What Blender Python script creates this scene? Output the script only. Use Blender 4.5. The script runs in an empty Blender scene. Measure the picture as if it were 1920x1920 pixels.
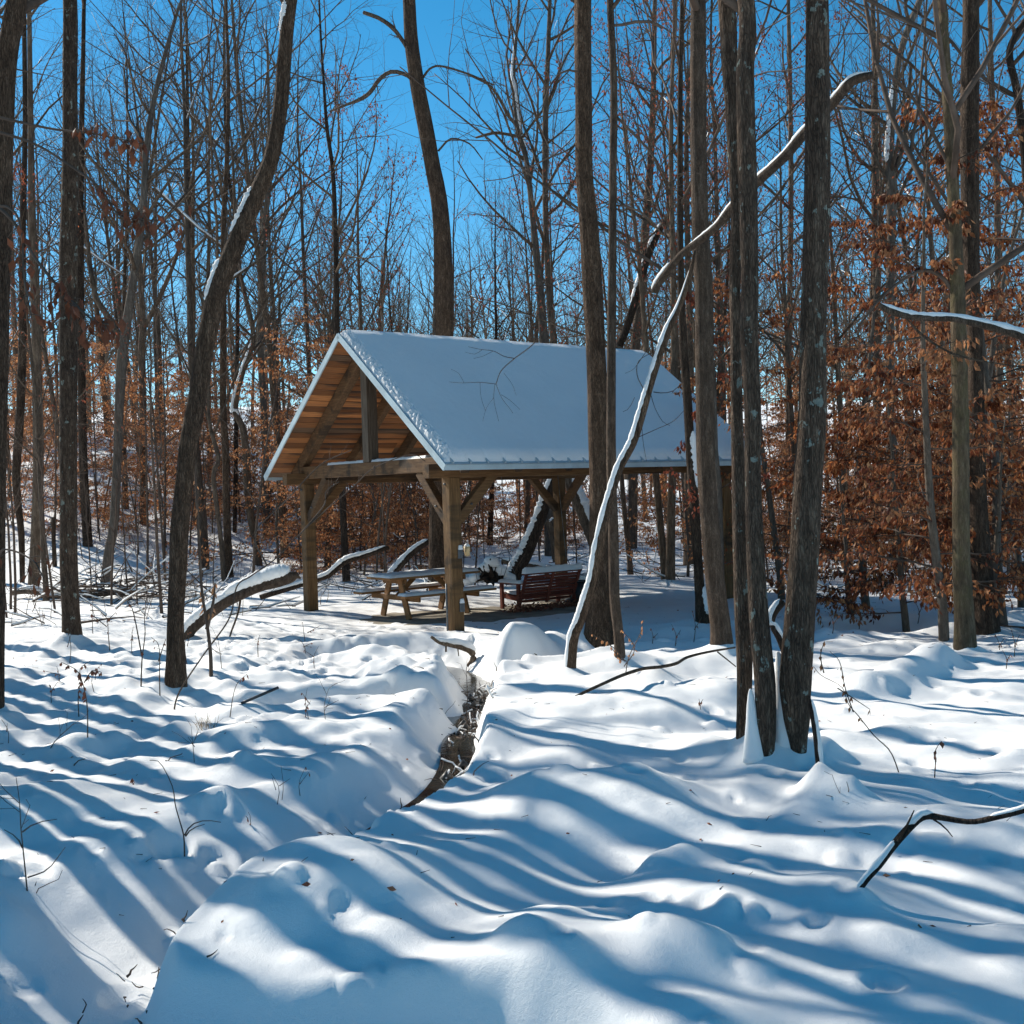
import bpy, math, random
import numpy as np
from mathutils import Vector, Matrix

# ---------------------------------------------------------------- scene, camera, sky, sun
SC = bpy.context.scene
COL = SC.collection
CAM_H, PITCH, ROLL, F = 2.098, -0.0206, -0.0303, 2080.0
_f = np.array([0, math.cos(PITCH), math.sin(PITCH)])
_u = np.array([0, -math.sin(PITCH), math.cos(PITCH)])
_r = np.array([1.0, 0, 0])
CR = math.cos(ROLL) * _r + math.sin(ROLL) * _u
CU = -math.sin(ROLL) * _r + math.cos(ROLL) * _u
CF = _f
CP = np.array([0, 0, CAM_H])

cam_data = bpy.data.cameras.new('camera')
cam = bpy.data.objects.new('camera', cam_data)
COL.objects.link(cam)
cam.matrix_world = Matrix(((CR[0], CU[0], -CF[0], CP[0]), (CR[1], CU[1], -CF[1], CP[1]),
                           (CR[2], CU[2], -CF[2], CP[2]), (0, 0, 0, 1)))
cam_data.sensor_width = 36
cam_data.lens = 36 * F / 1920
cam_data.clip_start = 0.05
cam_data.clip_end = 2000
SC.camera = cam

SUN_EL, SUN_AZ = math.radians(33.5), math.radians(-50)
world = bpy.data.worlds.new('World')
SC.world = world
world.use_nodes = True
wn = world.node_tree
bg = wn.nodes['Background']
sky = wn.nodes.new('ShaderNodeTexSky')
sky.sky_type = 'NISHITA'
sky.sun_disc = False
sky.sun_elevation = SUN_EL
sky.sun_rotation = SUN_AZ
sky.altitude = 1500
sky.air_density = 1.0
sky.dust_density = 0.15
sky.ozone_density = 2.0
hs = wn.nodes.new('ShaderNodeHueSaturation')
hs.inputs['Saturation'].default_value = 1.38
hs.inputs['Hue'].default_value = 0.485
wn.links.new(sky.outputs[0], hs.inputs['Color'])
wn.links.new(hs.outputs[0], bg.inputs[0])
bg.inputs[1].default_value = 0.10

sun_data = bpy.data.lights.new('sun', 'SUN')
sun_data.energy = 4.9
sun_data.angle = math.radians(0.53)
sun_data.color = (1.0, 0.95, 0.86)
sun = bpy.data.objects.new('sun', sun_data)
COL.objects.link(sun)
SUND = Vector((math.sin(SUN_AZ) * math.cos(SUN_EL), math.cos(SUN_AZ) * math.cos(SUN_EL), math.sin(SUN_EL)))
sun.rotation_euler = SUND.to_track_quat('Z', 'Y').to_euler()
sun.location = (-10, 10, 30)

SC.view_settings.view_transform = 'Standard'
SC.view_settings.look = 'None'
SC.view_settings.exposure = 0.58
SC.view_settings.gamma = 1.0
SC.render.engine = 'CYCLES'
SC.cycles.max_bounces = 6
SC.cycles.diffuse_bounces = 3

rng = np.random.default_rng(7)
random.seed(7)


# ---------------------------------------------------------------- small helpers
def nrm(v):
    v = np.asarray(v, float)
    return v / (np.linalg.norm(v, axis=-1, keepdims=True) + 1e-12)


def sstep(t):
    t = np.clip(t, 0, 1)
    return t * t * (3 - 2 * t)


_perm = np.random.default_rng(3).permutation(512)
_perm = np.concatenate([_perm, _perm, _perm])
_ga = np.random.default_rng(4).uniform(0, 2 * math.pi, 512)


def perlin(x, y, seed=0):
    x = np.asarray(x, float) + seed * 17.37
    y = np.asarray(y, float) - seed * 9.71
    xi = np.floor(x).astype(int); yi = np.floor(y).astype(int)
    xf = x - xi; yf = y - yi
    u = xf ** 3 * (xf * (xf * 6 - 15) + 10); v = yf ** 3 * (yf * (yf * 6 - 15) + 10)

    def g(ix, iy, dx, dy):
        h = _perm[_perm[ix & 511] + (iy & 511)]
        a = _ga[h]
        return np.cos(a) * dx + np.sin(a) * dy
    n00 = g(xi, yi, xf, yf); n10 = g(xi + 1, yi, xf - 1, yf)
    n01 = g(xi, yi + 1, xf, yf - 1); n11 = g(xi + 1, yi + 1, xf - 1, yf - 1)
    return (n00 * (1 - u) + n10 * u) * (1 - v) + (n01 * (1 - u) + n11 * u) * v * 1.0


class MB:
    def __init__(s):
        s.v = []; s.f4 = []; s.f3 = []; s.n = 0

    def add(s, v, f4=None, f3=None):
        v = np.asarray(v, float).reshape(-1, 3)
        if f4 is not None and len(f4): s.f4.append(np.asarray(f4, int) + s.n)
        if f3 is not None and len(f3): s.f3.append(np.asarray(f3, int) + s.n)
        s.v.append(v); s.n += len(v)

    def arrays(s):
        return (np.concatenate(s.v), np.concatenate(s.f4) if s.f4 else np.zeros((0, 4), int),
                np.concatenate(s.f3) if s.f3 else np.zeros((0, 3), int))

    def mesh(s, name, mat, smooth=True):
        V, Q, T = s.arrays()
        return make_mesh(name, V, Q, T, mat, smooth)

    def obj(s, name, mat, parent=None, smooth=True, loc=None):
        return link(name, s.mesh(name, mat, smooth), parent, loc)


def make_mesh(name, V, Q, T, mat, smooth=True):
    me = bpy.data.meshes.new(name)
    me.vertices.add(len(V))
    me.vertices.foreach_set('co', np.ascontiguousarray(V, dtype=np.float32).ravel())
    nl = Q.size + T.size
    me.loops.add(nl)
    me.loops.foreach_set('vertex_index', np.concatenate([Q.ravel(), T.ravel()]).astype(np.int32))
    npoly = len(Q) + len(T)
    me.polygons.add(npoly)
    st = np.concatenate([np.arange(len(Q)) * 4, len(Q) * 4 + np.arange(len(T)) * 3]).astype(np.int32)
    me.polygons.foreach_set('loop_start', st)
    me.polygons.foreach_set('use_smooth', np.full(npoly, smooth))
    me.update(calc_edges=True)
    if mat is not None:
        me.materials.append(mat)
    return me


def link(name, data, parent=None, loc=None):
    o = bpy.data.objects.new(name, data)
    COL.objects.link(o)
    if parent is not None: o.parent = parent
    if loc is not None: o.location = loc
    return o


def tag(o, label=None, cat=None, group=None, kind=None):
    if label: o['label'] = label
    if cat: o['category'] = cat
    if group: o['group'] = group
    if kind: o['kind'] = kind
    return o


def empty(name, loc=(0, 0, 0), rz=0.0, label=None, cat=None, group=None):
    o = link(name, None, None, tuple(loc))
    o.rotation_euler = (0, 0, rz)
    o.empty_display_size = 0.2
    return tag(o, label, cat, group)


def tube(mb, P, R, sides=6, cap=True, ell=None, noise=0.0, seed=0):
    """tapered tube along P with radii R"""
    P = np.asarray(P, float); R = np.asarray(R, float) * np.ones(len(P))
    t = nrm(np.gradient(P, axis=0))
    d = nrm(P[-1] - P[0])
    ref = np.array([0, 0, 1.0]) if abs(d[2]) < 0.8 else np.array([0.0, 1.0, 0.05])
    a = nrm(np.cross(t, ref)); b = np.cross(t, a)
    ang = np.arange(sides) * 2 * math.pi / sides
    rr = np.repeat(R[:, None], sides, 1)
    if noise > 0:
        L = np.concatenate([[0], np.cumsum(np.linalg.norm(np.diff(P, axis=0), axis=1))])
        rr = rr * (1 + noise * 2 * perlin(np.cos(ang)[None, :] * 1.6 + L[:, None] * 1.1, np.sin(ang)[None, :] * 1.6 + L[:, None] * .4, seed))
    V = P[:, None, :] + rr[:, :, None] * (np.cos(ang)[None, :, None] * a[:, None, :] + np.sin(ang)[None, :, None] * b[:, None, :])
    n = len(P)
    i = np.arange(n - 1)[:, None] * sides; j = np.arange(sides)[None, :]; k = (j + 1) % sides
    Q = np.stack([i + j, i + k, i + sides + k, i + sides + j], -1).reshape(-1, 4)
    T = None
    V = V.reshape(-1, 3)
    if cap:
        V = np.concatenate([V, P[:1] - t[:1] * R[0] * .1, P[-1:] + t[-1:] * R[-1] * .3])
        c0, c1 = n * sides, n * sides + 1
        j = np.arange(sides); k = (j + 1) % sides
        T = np.concatenate([np.stack([np.full(sides, c0), k, j], -1),
                            np.stack([np.full(sides, c1), (n - 1) * sides + j, (n - 1) * sides + k], -1)])
    mb.add(V, Q, T)


def box(mb, c, s, R=None, bev=0.0):
    """box, centre c, full size s, optional 3x3 rotation; bev chamfers the 4 long edges"""
    c = np.asarray(c, float); s = np.asarray(s, float) / 2
    if bev > 0:
        ax = int(np.argmax(s)); o = [i for i in range(3) if i != ax]
        p = [(1, 1)]
        a, b = s[o[0]], s[o[1]]
        prof = [(a - bev, b), (a, b - bev), (a, -b + bev), (a - bev, -b), (-a + bev, -b), (-a, -b + bev), (-a, b - bev), (-a + bev, b)]
        V = np.zeros((16, 3))
        for k, (x, y) in enumerate(prof):
            for e, sg in enumerate((-1, 1)):
                V[e * 8 + k, o[0]] = x; V[e * 8 + k, o[1]] = y; V[e * 8 + k, ax] = sg * s[ax]
        Q = [(k, (k + 1) % 8, 8 + (k + 1) % 8, 8 + k) for k in range(8)]
        Q += [(0, 1, 2, 3), (0, 3, 4, 7), (4, 5, 6, 7), (11, 10, 9, 8), (15, 12, 11, 8), (15, 14, 13, 12)]
    else:
        V = np.array([(x, y, z) for x in (-1, 1) for y in (-1, 1) for z in (-1, 1)]) * s
        Q = [(0, 1, 3, 2), (4, 6, 7, 5), (0, 4, 5, 1), (2, 3, 7, 6), (0, 2, 6, 4), (1, 5, 7, 3)]
    if R is not None: V = V @ np.asarray(R).T
    mb.add(V + c, Q)


def beam(mb, p0, p1, w, h, up=(0, 0, 1), bev=0.006):
    """timber from p0 to p1, w wide (sideways), h deep (towards up)"""
    p0 = np.asarray(p0, float); p1 = np.asarray(p1, float)
    L = np.linalg.norm(p1 - p0); t = (p1 - p0) / L
    s = nrm(np.cross(up, t)); u = np.cross(t, s)
    box(mb, (p0 + p1) / 2, (L, w, h), np.stack([t, s, u], 1), bev)


def catmull(P, n):
    P = np.asarray(P, float)
    m = len(P)
    if m < 3:
        tt = np.linspace(0, 1, n)[:, None]
        return P[0] * (1 - tt) + P[-1] * tt
    Q = np.concatenate([2 * P[:1] - P[1:2], P, 2 * P[-1:] - P[-2:-1]])
    T = np.linspace(0, m - 1 - 1e-9, n); i = T.astype(int); f = (T - i)[:, None]
    a, b, c, d = Q[i], Q[i + 1], Q[i + 2], Q[i + 3]
    return .5 * (2 * b + (c - a) * f + (2 * a - 5 * b + 4 * c - d) * f ** 2 + (3 * b - a - 3 * c + d) * f ** 3)


# ---------------------------------------------------------------- materials
def mat_new(name, rough=0.8, spec=0.3):
    m = bpy.data.materials.new(name); m.use_nodes = True
    nt = m.node_tree; b = nt.nodes['Principled BSDF']
    b.inputs['Roughness'].default_value = rough
    b.inputs['Specular IOR Level'].default_value = spec
    return m, nt, b


def ramp(nt, fac, stops):
    r = nt.nodes.new('ShaderNodeValToRGB')
    while len(r.color_ramp.elements) < len(stops): r.color_ramp.elements.new(0.5)
    for e, (p, c) in zip(r.color_ramp.elements, stops):
        e.position = p; e.color = (*c, 1)
    nt.links.new(fac, r.inputs[0])
    return r.outputs[0]


def noise_tex(nt, scale, detail=4, rough=.6, vec=None, scl=(1, 1, 1), kind='n'):
    tc = nt.nodes.new('ShaderNodeTexCoord'); mp = nt.nodes.new('ShaderNodeMapping')
    mp.inputs['Scale'].default_value = scl
    nt.links.new(tc.outputs['Object'] if vec is None else vec, mp.inputs[0])
    if kind == 'v':
        n = nt.nodes.new('ShaderNodeTexVoronoi'); n.inputs['Scale'].default_value = scale
        n.feature = 'DISTANCE_TO_EDGE'
        nt.links.new(mp.outputs[0], n.inputs['Vector']); return n.outputs['Distance']
    n = nt.nodes.new('ShaderNodeTexNoise')
    n.inputs['Scale'].default_value = scale; n.inputs['Detail'].default_value = detail
    n.inputs['Roughness'].default_value = rough
    nt.links.new(mp.outputs[0], n.inputs['Vector'])
    return n.outputs[0]


def bump(nt, b, h, strength=.5, dist=.02, prev=None):
    n = nt.nodes.new('ShaderNodeBump')
    n.inputs['Strength'].default_value = strength; n.inputs['Distance'].default_value = dist
    nt.links.new(h, n.inputs['Height'])
    if prev is not None: nt.links.new(prev, n.inputs['Normal'])
    nt.links.new(n.outputs[0], b.inputs['Normal'])
    return n.outputs[0]


def mix(nt, fac, a, b, mode='MIX'):
    n = nt.nodes.new('ShaderNodeMix'); n.data_type = 'RGBA'; n.blend_type = mode
    for k, s in ((0, fac), (6, a), (7, b)):
        if hasattr(s, 'links') or hasattr(s, 'is_linked'): nt.links.new(s, n.inputs[k])
        else: n.inputs[k].default_value = s if k == 0 else (*s, 1)
    return n.outputs[2]


def obj_rand(nt):
    return nt.nodes.new('ShaderNodeObjectInfo').outputs['Random']


def snow_mat():
    m, nt, b = mat_new('snow', .62, .25)
    n = noise_tex(nt, 1.3, 3)
    c = ramp(nt, n, [(.3, (.87, .86, .835)), (.7, (.915, .90, .87))])
    nt.links.new(c, b.inputs['Base Color'])
    h1 = bump(nt, b, noise_tex(nt, 9, 4, .6), .25, .02)
    h2 = bump(nt, b, noise_tex(nt, 60, 4, .7), .35, .008, h1)
    bump(nt, b, noise_tex(nt, 260, 2, .7), .6, .005, h2)
    return m


def bark_mat(name, dark, mid, light, ridge=1.0, lichen=None, moss=0.0, vs=62):
    m, nt, b = mat_new(name, .92, .15)
    g = noise_tex(nt, 24, 7, .7, scl=(1, 1, .2))
    tcb = nt.nodes.new('ShaderNodeTexCoord'); wob = nt.nodes.new('ShaderNodeTexNoise'); wob.inputs['Scale'].default_value = 7; wob.inputs['Detail'].default_value = 3
    nt.links.new(tcb.outputs['Object'], wob.inputs['Vector'])
    vmx = nt.nodes.new('ShaderNodeVectorMath'); vmx.operation = 'MULTIPLY_ADD'; vmx.inputs[1].default_value = (.05, .05, .16)
    nt.links.new(wob.outputs['Color'], vmx.inputs[0]); nt.links.new(tcb.outputs['Object'], vmx.inputs[2])
    v = noise_tex(nt, vs, 0, 0, vec=vmx.outputs[0], scl=(1, 1, .15), kind='v')
    col = ramp(nt, g, [(.28, dark), (.52, mid), (.74, light)])
    cr = ramp(nt, v, [(.0, (.32, .30, .28)), (.16, (.9, .9, .9)), (.4, (1.25, 1.22, 1.18))])
    col = mix(nt, .85 * min(ridge, 1), col, cr, 'MULTIPLY')
    big = noise_tex(nt, 1.6, 3, .6)
    col = mix(nt, 1.0, col, ramp(nt, big, [(.3, (.72, .72, .74)), (.7, (1.22, 1.18, 1.12))]), 'MULTIPLY')
    rnd = obj_rand(nt)
    col = mix(nt, 1.0, col, ramp(nt, rnd, [(0, (.80, .80, .82)), (1, (1.2, 1.12, 1.04))]), 'MULTIPLY')
    if moss:
        mm = ramp(nt, noise_tex(nt, 3.2, 5, .7), [(.48, (0, 0, 0)), (.62, (moss, moss, moss))])
        col = mix(nt, mm, col, (.10, .10, .035))
    if lichen:
        vv = noise_tex(nt, 11, 4, .62, scl=(1, 1, .7))
        lm = ramp(nt, vv, [(.61, (0, 0, 0)), (.64, (.85, .85, .85))])
        col = mix(nt, lm, col, lichen)
    nt.links.new(col, b.inputs['Base Color'])
    h1 = bump(nt, b, v, 1.0 * ridge, .03)
    bump(nt, b, g, .9, .03, h1)
    return m


def leaf_mat(name, cols, trans=.45):
    m = bpy.data.materials.new(name); m.use_nodes = True
    nt = m.node_tree; nt.nodes.clear()
    out = nt.nodes.new('ShaderNodeOutputMaterial')
    d = nt.nodes.new('ShaderNodeBsdfPrincipled'); d.inputs['Roughness'].default_value = .55
    d.inputs['Specular IOR Level'].default_value = .25
    t = nt.nodes.new('ShaderNodeBsdfTranslucent'); mx = nt.nodes.new('ShaderNodeMixShader')
    geo = nt.nodes.new('ShaderNodeNewGeometry')
    c = ramp(nt, geo.outputs['Random Per Island'], [(i / (len(cols) - 1), cc) for i, cc in enumerate(cols)])
    c = mix(nt, 1.0, c, ramp(nt, obj_rand(nt), [(0, (.78, .78, .85)), (1, (1.15, 1.1, 1.0))]), 'MULTIPLY')
    nt.links.new(c, d.inputs['Base Color']); nt.links.new(c, t.inputs['Color'])
    mx.inputs[0].default_value = trans
    nt.links.new(d.outputs[0], mx.inputs[1]); nt.links.new(t.outputs[0], mx.inputs[2])
    nt.links.new(mx.outputs[0], out.inputs[0])
    return m


def wood_mat(name, stops, axis=0, rand=((.75, .75, .75), (1.2, 1.15, 1.1)), scale=5, stain=None):
    m, nt, b = mat_new(name, .78, .25)
    scl = [9, 9, 9]; scl[axis] = .6
    g = noise_tex(nt, scale, 6, .65, scl=tuple(scl))
    col = ramp(nt, g, stops)
    col = mix(nt, 1.0, col, ramp(nt, obj_rand(nt), [(0, rand[0]), (1, rand[1])]), 'MULTIPLY')
    if stain:
        col = mix(nt, ramp(nt, noise_tex(nt, 1.3, 4, .6, scl=(.5, 2.5, 2.5)), [(.5, (0, 0, 0)), (.62, (.85, .85, .85))]), col, stain)
    nt.links.new(col, b.inputs['Base Color'])
    bump(nt, b, g, .4, .006)
    return m


def plain(name, col, rough=.6, spec=.4, metal=0, ns=8, var=.2):
    m, nt, b = mat_new(name, rough, spec)
    b.inputs['Metallic'].default_value = metal
    n = noise_tex(nt, ns, 4)
    a = tuple(c * (1 - var) for c in col); z = tuple(c * (1 + var) for c in col)
    nt.links.new(ramp(nt, n, [(.35, a), (.65, z)]), b.inputs['Base Color'])
    return m


M = dict(
    snow=snow_mat(),
    bark=bark_mat('bark_brown', (.05, .034, .024), (.135, .094, .067), (.27, .20, .148)),
    bark_fine=bark_mat('bark_fine', (.05, .036, .027), (.125, .093, .07), (.24, .19, .15), .7, vs=95),
    bark_grey=bark_mat('bark_grey', (.085, .072, .058), (.16, .136, .112), (.28, .245, .205), .25),
    bark_dark=bark_mat('bark_dark', (.026, .019, .015), (.07, .052, .04), (.15, .115, .09), .8),
    bark_lichen=bark_mat('bark_lichen', (.046, .033, .024), (.125, .092, .07), (.26, .205, .155), .9, lichen=(.26, .30, .26)),
    bark_moss=bark_mat('bark_moss', (.06, .046, .030), (.13, .10, .066), (.23, .185, .13), .4, moss=.3),
    bark_far=bark_mat('bark_far', (.06, .044, .033), (.155, .118, .088), (.29, .235, .18), .4),
    twig=plain('twig_bark', (.11, .08, .062), .9, .1, ns=3, var=.35),
    twig_light=plain('twig_pale', (.24, .20, .15), .8, .2, ns=3, var=.3),
    leaf=leaf_mat('beech_leaves', [(.27, .09, .036), (.40, .16, .066), (.50, .235, .105), (.66, .38, .20), (.33, .11, .045)]),
    leaf_near=leaf_mat('beech_leaves_near', [(.13, .04, .02), (.33, .11, .04), (.46, .17, .06), (.60, .31, .14), (.25, .07, .028), (.09, .032, .022), (.40, .13, .045)], .45),
    leaf_dark=leaf_mat('beech_leaves_dark', [(.09, .03, .016), (.15, .05, .024), (.20, .075, .034)], .2),
    leaf_red=leaf_mat('oak_leaves', [(.16, .045, .03), (.26, .07, .04), (.34, .11, .05)], .45),
    litter=leaf_mat('fallen_leaves', [(.15, .045, .03), (.27, .09, .05), (.40, .18, .10)], .1),
    timber=wood_mat('treated_timber_long', [(.25, (.07, .036, .016)), (.5, (.125, .07, .032)), (.75, (.20, .122, .06))], 0, stain=(.035, .024, .016)),
    timber_y=wood_mat('treated_timber_cross', [(.25, (.066, .034, .016)), (.5, (.118, .066, .032)), (.75, (.19, .115, .058))], 1, stain=(.035, .024, .016)),
    timber_z=wood_mat('treated_timber_upright', [(.25, (.08, .042, .018)), (.5, (.15, .084, .036)), (.75, (.24, .146, .068))], 2, stain=(.05, .034, .02)),
    timber_grey=wood_mat('weathered_timber', [(.25, (.05, .038, .028)), (.5, (.10, .08, .06)), (.75, (.17, .14, .11))], 2),
    plank=wood_mat('roof_plank', [(.25, (.26, .085, .028)), (.5, (.50, .20, .07)), (.8, (.68, .33, .13))], 0,
                   rand=((.38, .36, .36), (1.25, 1.25, 1.2)), stain=(.055, .04, .032)),
    plank_dark=wood_mat('roof_plank_dark', [(.25, (.09, .05, .03)), (.5, (.20, .115, .065)), (.8, (.32, .20, .12))], 0, rand=((.5, .5, .5), (1.1, 1.1, 1.1)), stain=(.04, .032, .028)),
    trim=plain('galvanised_trim', (.42, .50, .53), .45, .5, .3, 3, .12),
    concrete=plain('concrete', (.30, .26, .20), .9, .2, 0, 2.5, .25),
    table=wood_mat('table_timber', [(.25, (.15, .07, .027)), (.5, (.25, .125, .05)), (.75, (.33, .185, .08))], 0),
    red=wood_mat('red_stained_wood', [(.25, (.115, .028, .018)), (.5, (.20, .052, .032)), (.75, (.30, .09, .055))], 0),
    black=plain('black_plastic', (.018, .022, .026), .45, .5, 0, 20, .3),
    metal=plain('dull_metal', (.12, .13, .14), .5, .5, .6, 6, .15),
    chain=plain('chain_metal', (.10, .10, .10), .5, .5, .8, 20, .2),
    amber=plain('tan_plastic', (.62, .45, .24), .5, .4, 0, 6, .1),
    stone=plain('wet_stone', (.07, .06, .05), .5, .5, 0, 9, .5),
    soil=plain('dark_soil', (.045, .032, .024), .9, .2, 0, 12, .5),
    grass=plain('dry_grass', (.36, .24, .12), .8, .2, 0, 4, .3),
)
wm, wnt, wb = mat_new('creek_water', .08, .5)
wb.inputs['Base Color'].default_value = (.018, .022, .022, 1)
bump(wnt, wb, noise_tex(wnt, 12, 3), .15, .02)
M['water'] = wm

# ---------------------------------------------------------------- terrain
PN = np.array([-0.877, 16.183]); PYAW = 0.649; PW, PL = 4.586, 5.84
PA = np.array([math.cos(PYAW), math.sin(PYAW)]); PB = np.array([-math.sin(PYAW), math.cos(PYAW)])


def pav_local(x, y):
    dx = x - PN[0]; dy = y - PN[1]
    return dx * PA[0] + dy * PA[1], dx * PB[0] + dy * PB[1]


CREEK = np.array([(9.5, 15.6), (6.7, 14.9), (4.2, 15.2), (2.4, 14.6), (1.5, 14.5), (.72, 14.1), (.0, 13.35), (-.38, 12.7), (-.45, 11.8),
                  (-.45, 11.0), (-.50, 10.0), (-.46, 9.0), (-.55, 8.1), (-.78, 7.4), (-1.02, 6.7), (-1.25, 6.1), (-1.52, 5.4),
                  (-1.70, 4.75), (-1.55, 4.2), (-1.1, 3.95), (-.55, 3.86), (-.1, 3.7), (.1, 3.2), (-.1, 2.2), (-.6, .5), (-1.2, -3)])
BRANCH = np.array([(-.38, 12.7), (-.55, 13.5), (-.78, 14.3), (-1.1, 14.95), (-1.7, 15.15), (-2.5, 14.9), (-3.2, 14.8)])
POOL = np.array([(-.45, 10.9), (-.9, 11.25), (-1.5, 11.45), (-2.1, 11.3), (-2.7, 11.05), (-3.4, 11.1)])
CREEK = catmull(CREEK, 90); BRANCH = catmull(BRANCH, 26); POOL = catmull(POOL, 26)
BED = -0.30


def bed(y):
    return np.interp(y, [2, 4.3, 5.4, 7, 9, 12, 16], [-.02, -.04, -.11, -.13, -.16, -.24, -.32])



def line_dist(x, y, L):
    best = np.full(x.shape, 1e9); side = np.zeros(x.shape); par = np.zeros(x.shape)
    for k in range(len(L) - 1):
        a = L[k]; d = L[k + 1] - a; l2 = d @ d
        t = np.clip(((x - a[0]) * d[0] + (y - a[1]) * d[1]) / l2, 0, 1)
        ex = x - a[0] - t * d[0]; ey = y - a[1] - t * d[1]
        q = ex * ex + ey * ey
        m = q < best
        best = np.where(m, q, best)
        side = np.where(m, np.sign(d[0] * ey - d[1] * ex), side)
        par = np.where(m, (k + t) / (len(L) - 1), par)
    return np.sqrt(best), side, par


CONES = []      # (x, y, height, radius)
MOUNDS = [      # x, y, height, rx, ry
    (.42, 6.95, .25, .62, .62), (-.92, 5.15, .32, .60, .72), (-.35, 6.0, .10, .5, .4), (.25, 4.25, .16, .7, .5), (1.1, 3.9, .08, .8, .6),
    (.15, 14.4, .13, .7, .5), (-.25, 13.95, .10, .35, .3), (.55, 14.1, .10, .4, .3), (.95, 12.4, .16, .6, .5), (-1.1, 10.0, .03, .6, .55), (-1.1, 12.5, .12, .5, .5),
    (-2.3, 9.4, .07, .7, .5), (-1.9, 8.2, .05, .8, .5), (0.5, 9.7, .12, .9, .8), (.3, 8.4, .09, .9, .5),
    (1.9, 6.2, .04, .9, .5), (3.6, 5.6, .06, .8, .5), (2.6, 4.3, .06, 1.0, .5), (-3.2, 7.0, .14, .8, .7),
    (-3.0, 5.4, .12, .7, .7), (1.3, 10.6, .14, .9, .9), (5.3, 8.6, .12, 1.0, .4), (3.9, 7.2, .10, .9, .35),
    (-4.2, 12.0, .12, .8, .7), (-1.5, 7.0, .10, .5, .35), (1.25, 5.15, .10, .8, .4),
]
_dr = np.random.default_rng(41)
DOMES = []
for _ in range(560):
    _y = 3.3 + 12.5 * _dr.random() ** .9; _x = _dr.uniform(-.5, .5) * _y
    _rr = _dr.uniform(.06, .27) ** 1.0 * (.7 + _y / 20); DOMES.append((_x, _y, _rr * _dr.uniform(.08, .24) * _dr.choice([1, 1, 1, -.5]), _rr))
DOMES += [(-.15, 13.95, .09, .22), (.2, 14.1, .08, .25), (.45, 13.9, .07, .2), (-.25, 14.35, .08, .25), (.0, 4.25, .07, .13), (.13, 4.05, .06, .16), (-.55, 4.45, .05, .15), (-1.05, 4.7, .05, .2), (.75, 5.75, .09, .16), (1.9, 6.75, .10, .2)]
MOUNDS += [(1.86, 7.72, .06, .30, .14), (2.15, 7.85, .10, .14, .16), (1.74, 7.75, .07, .10, .12)]
LOGM = [((3.35, 10.6), (4.55, 12.0), .20, .26)]


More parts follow.
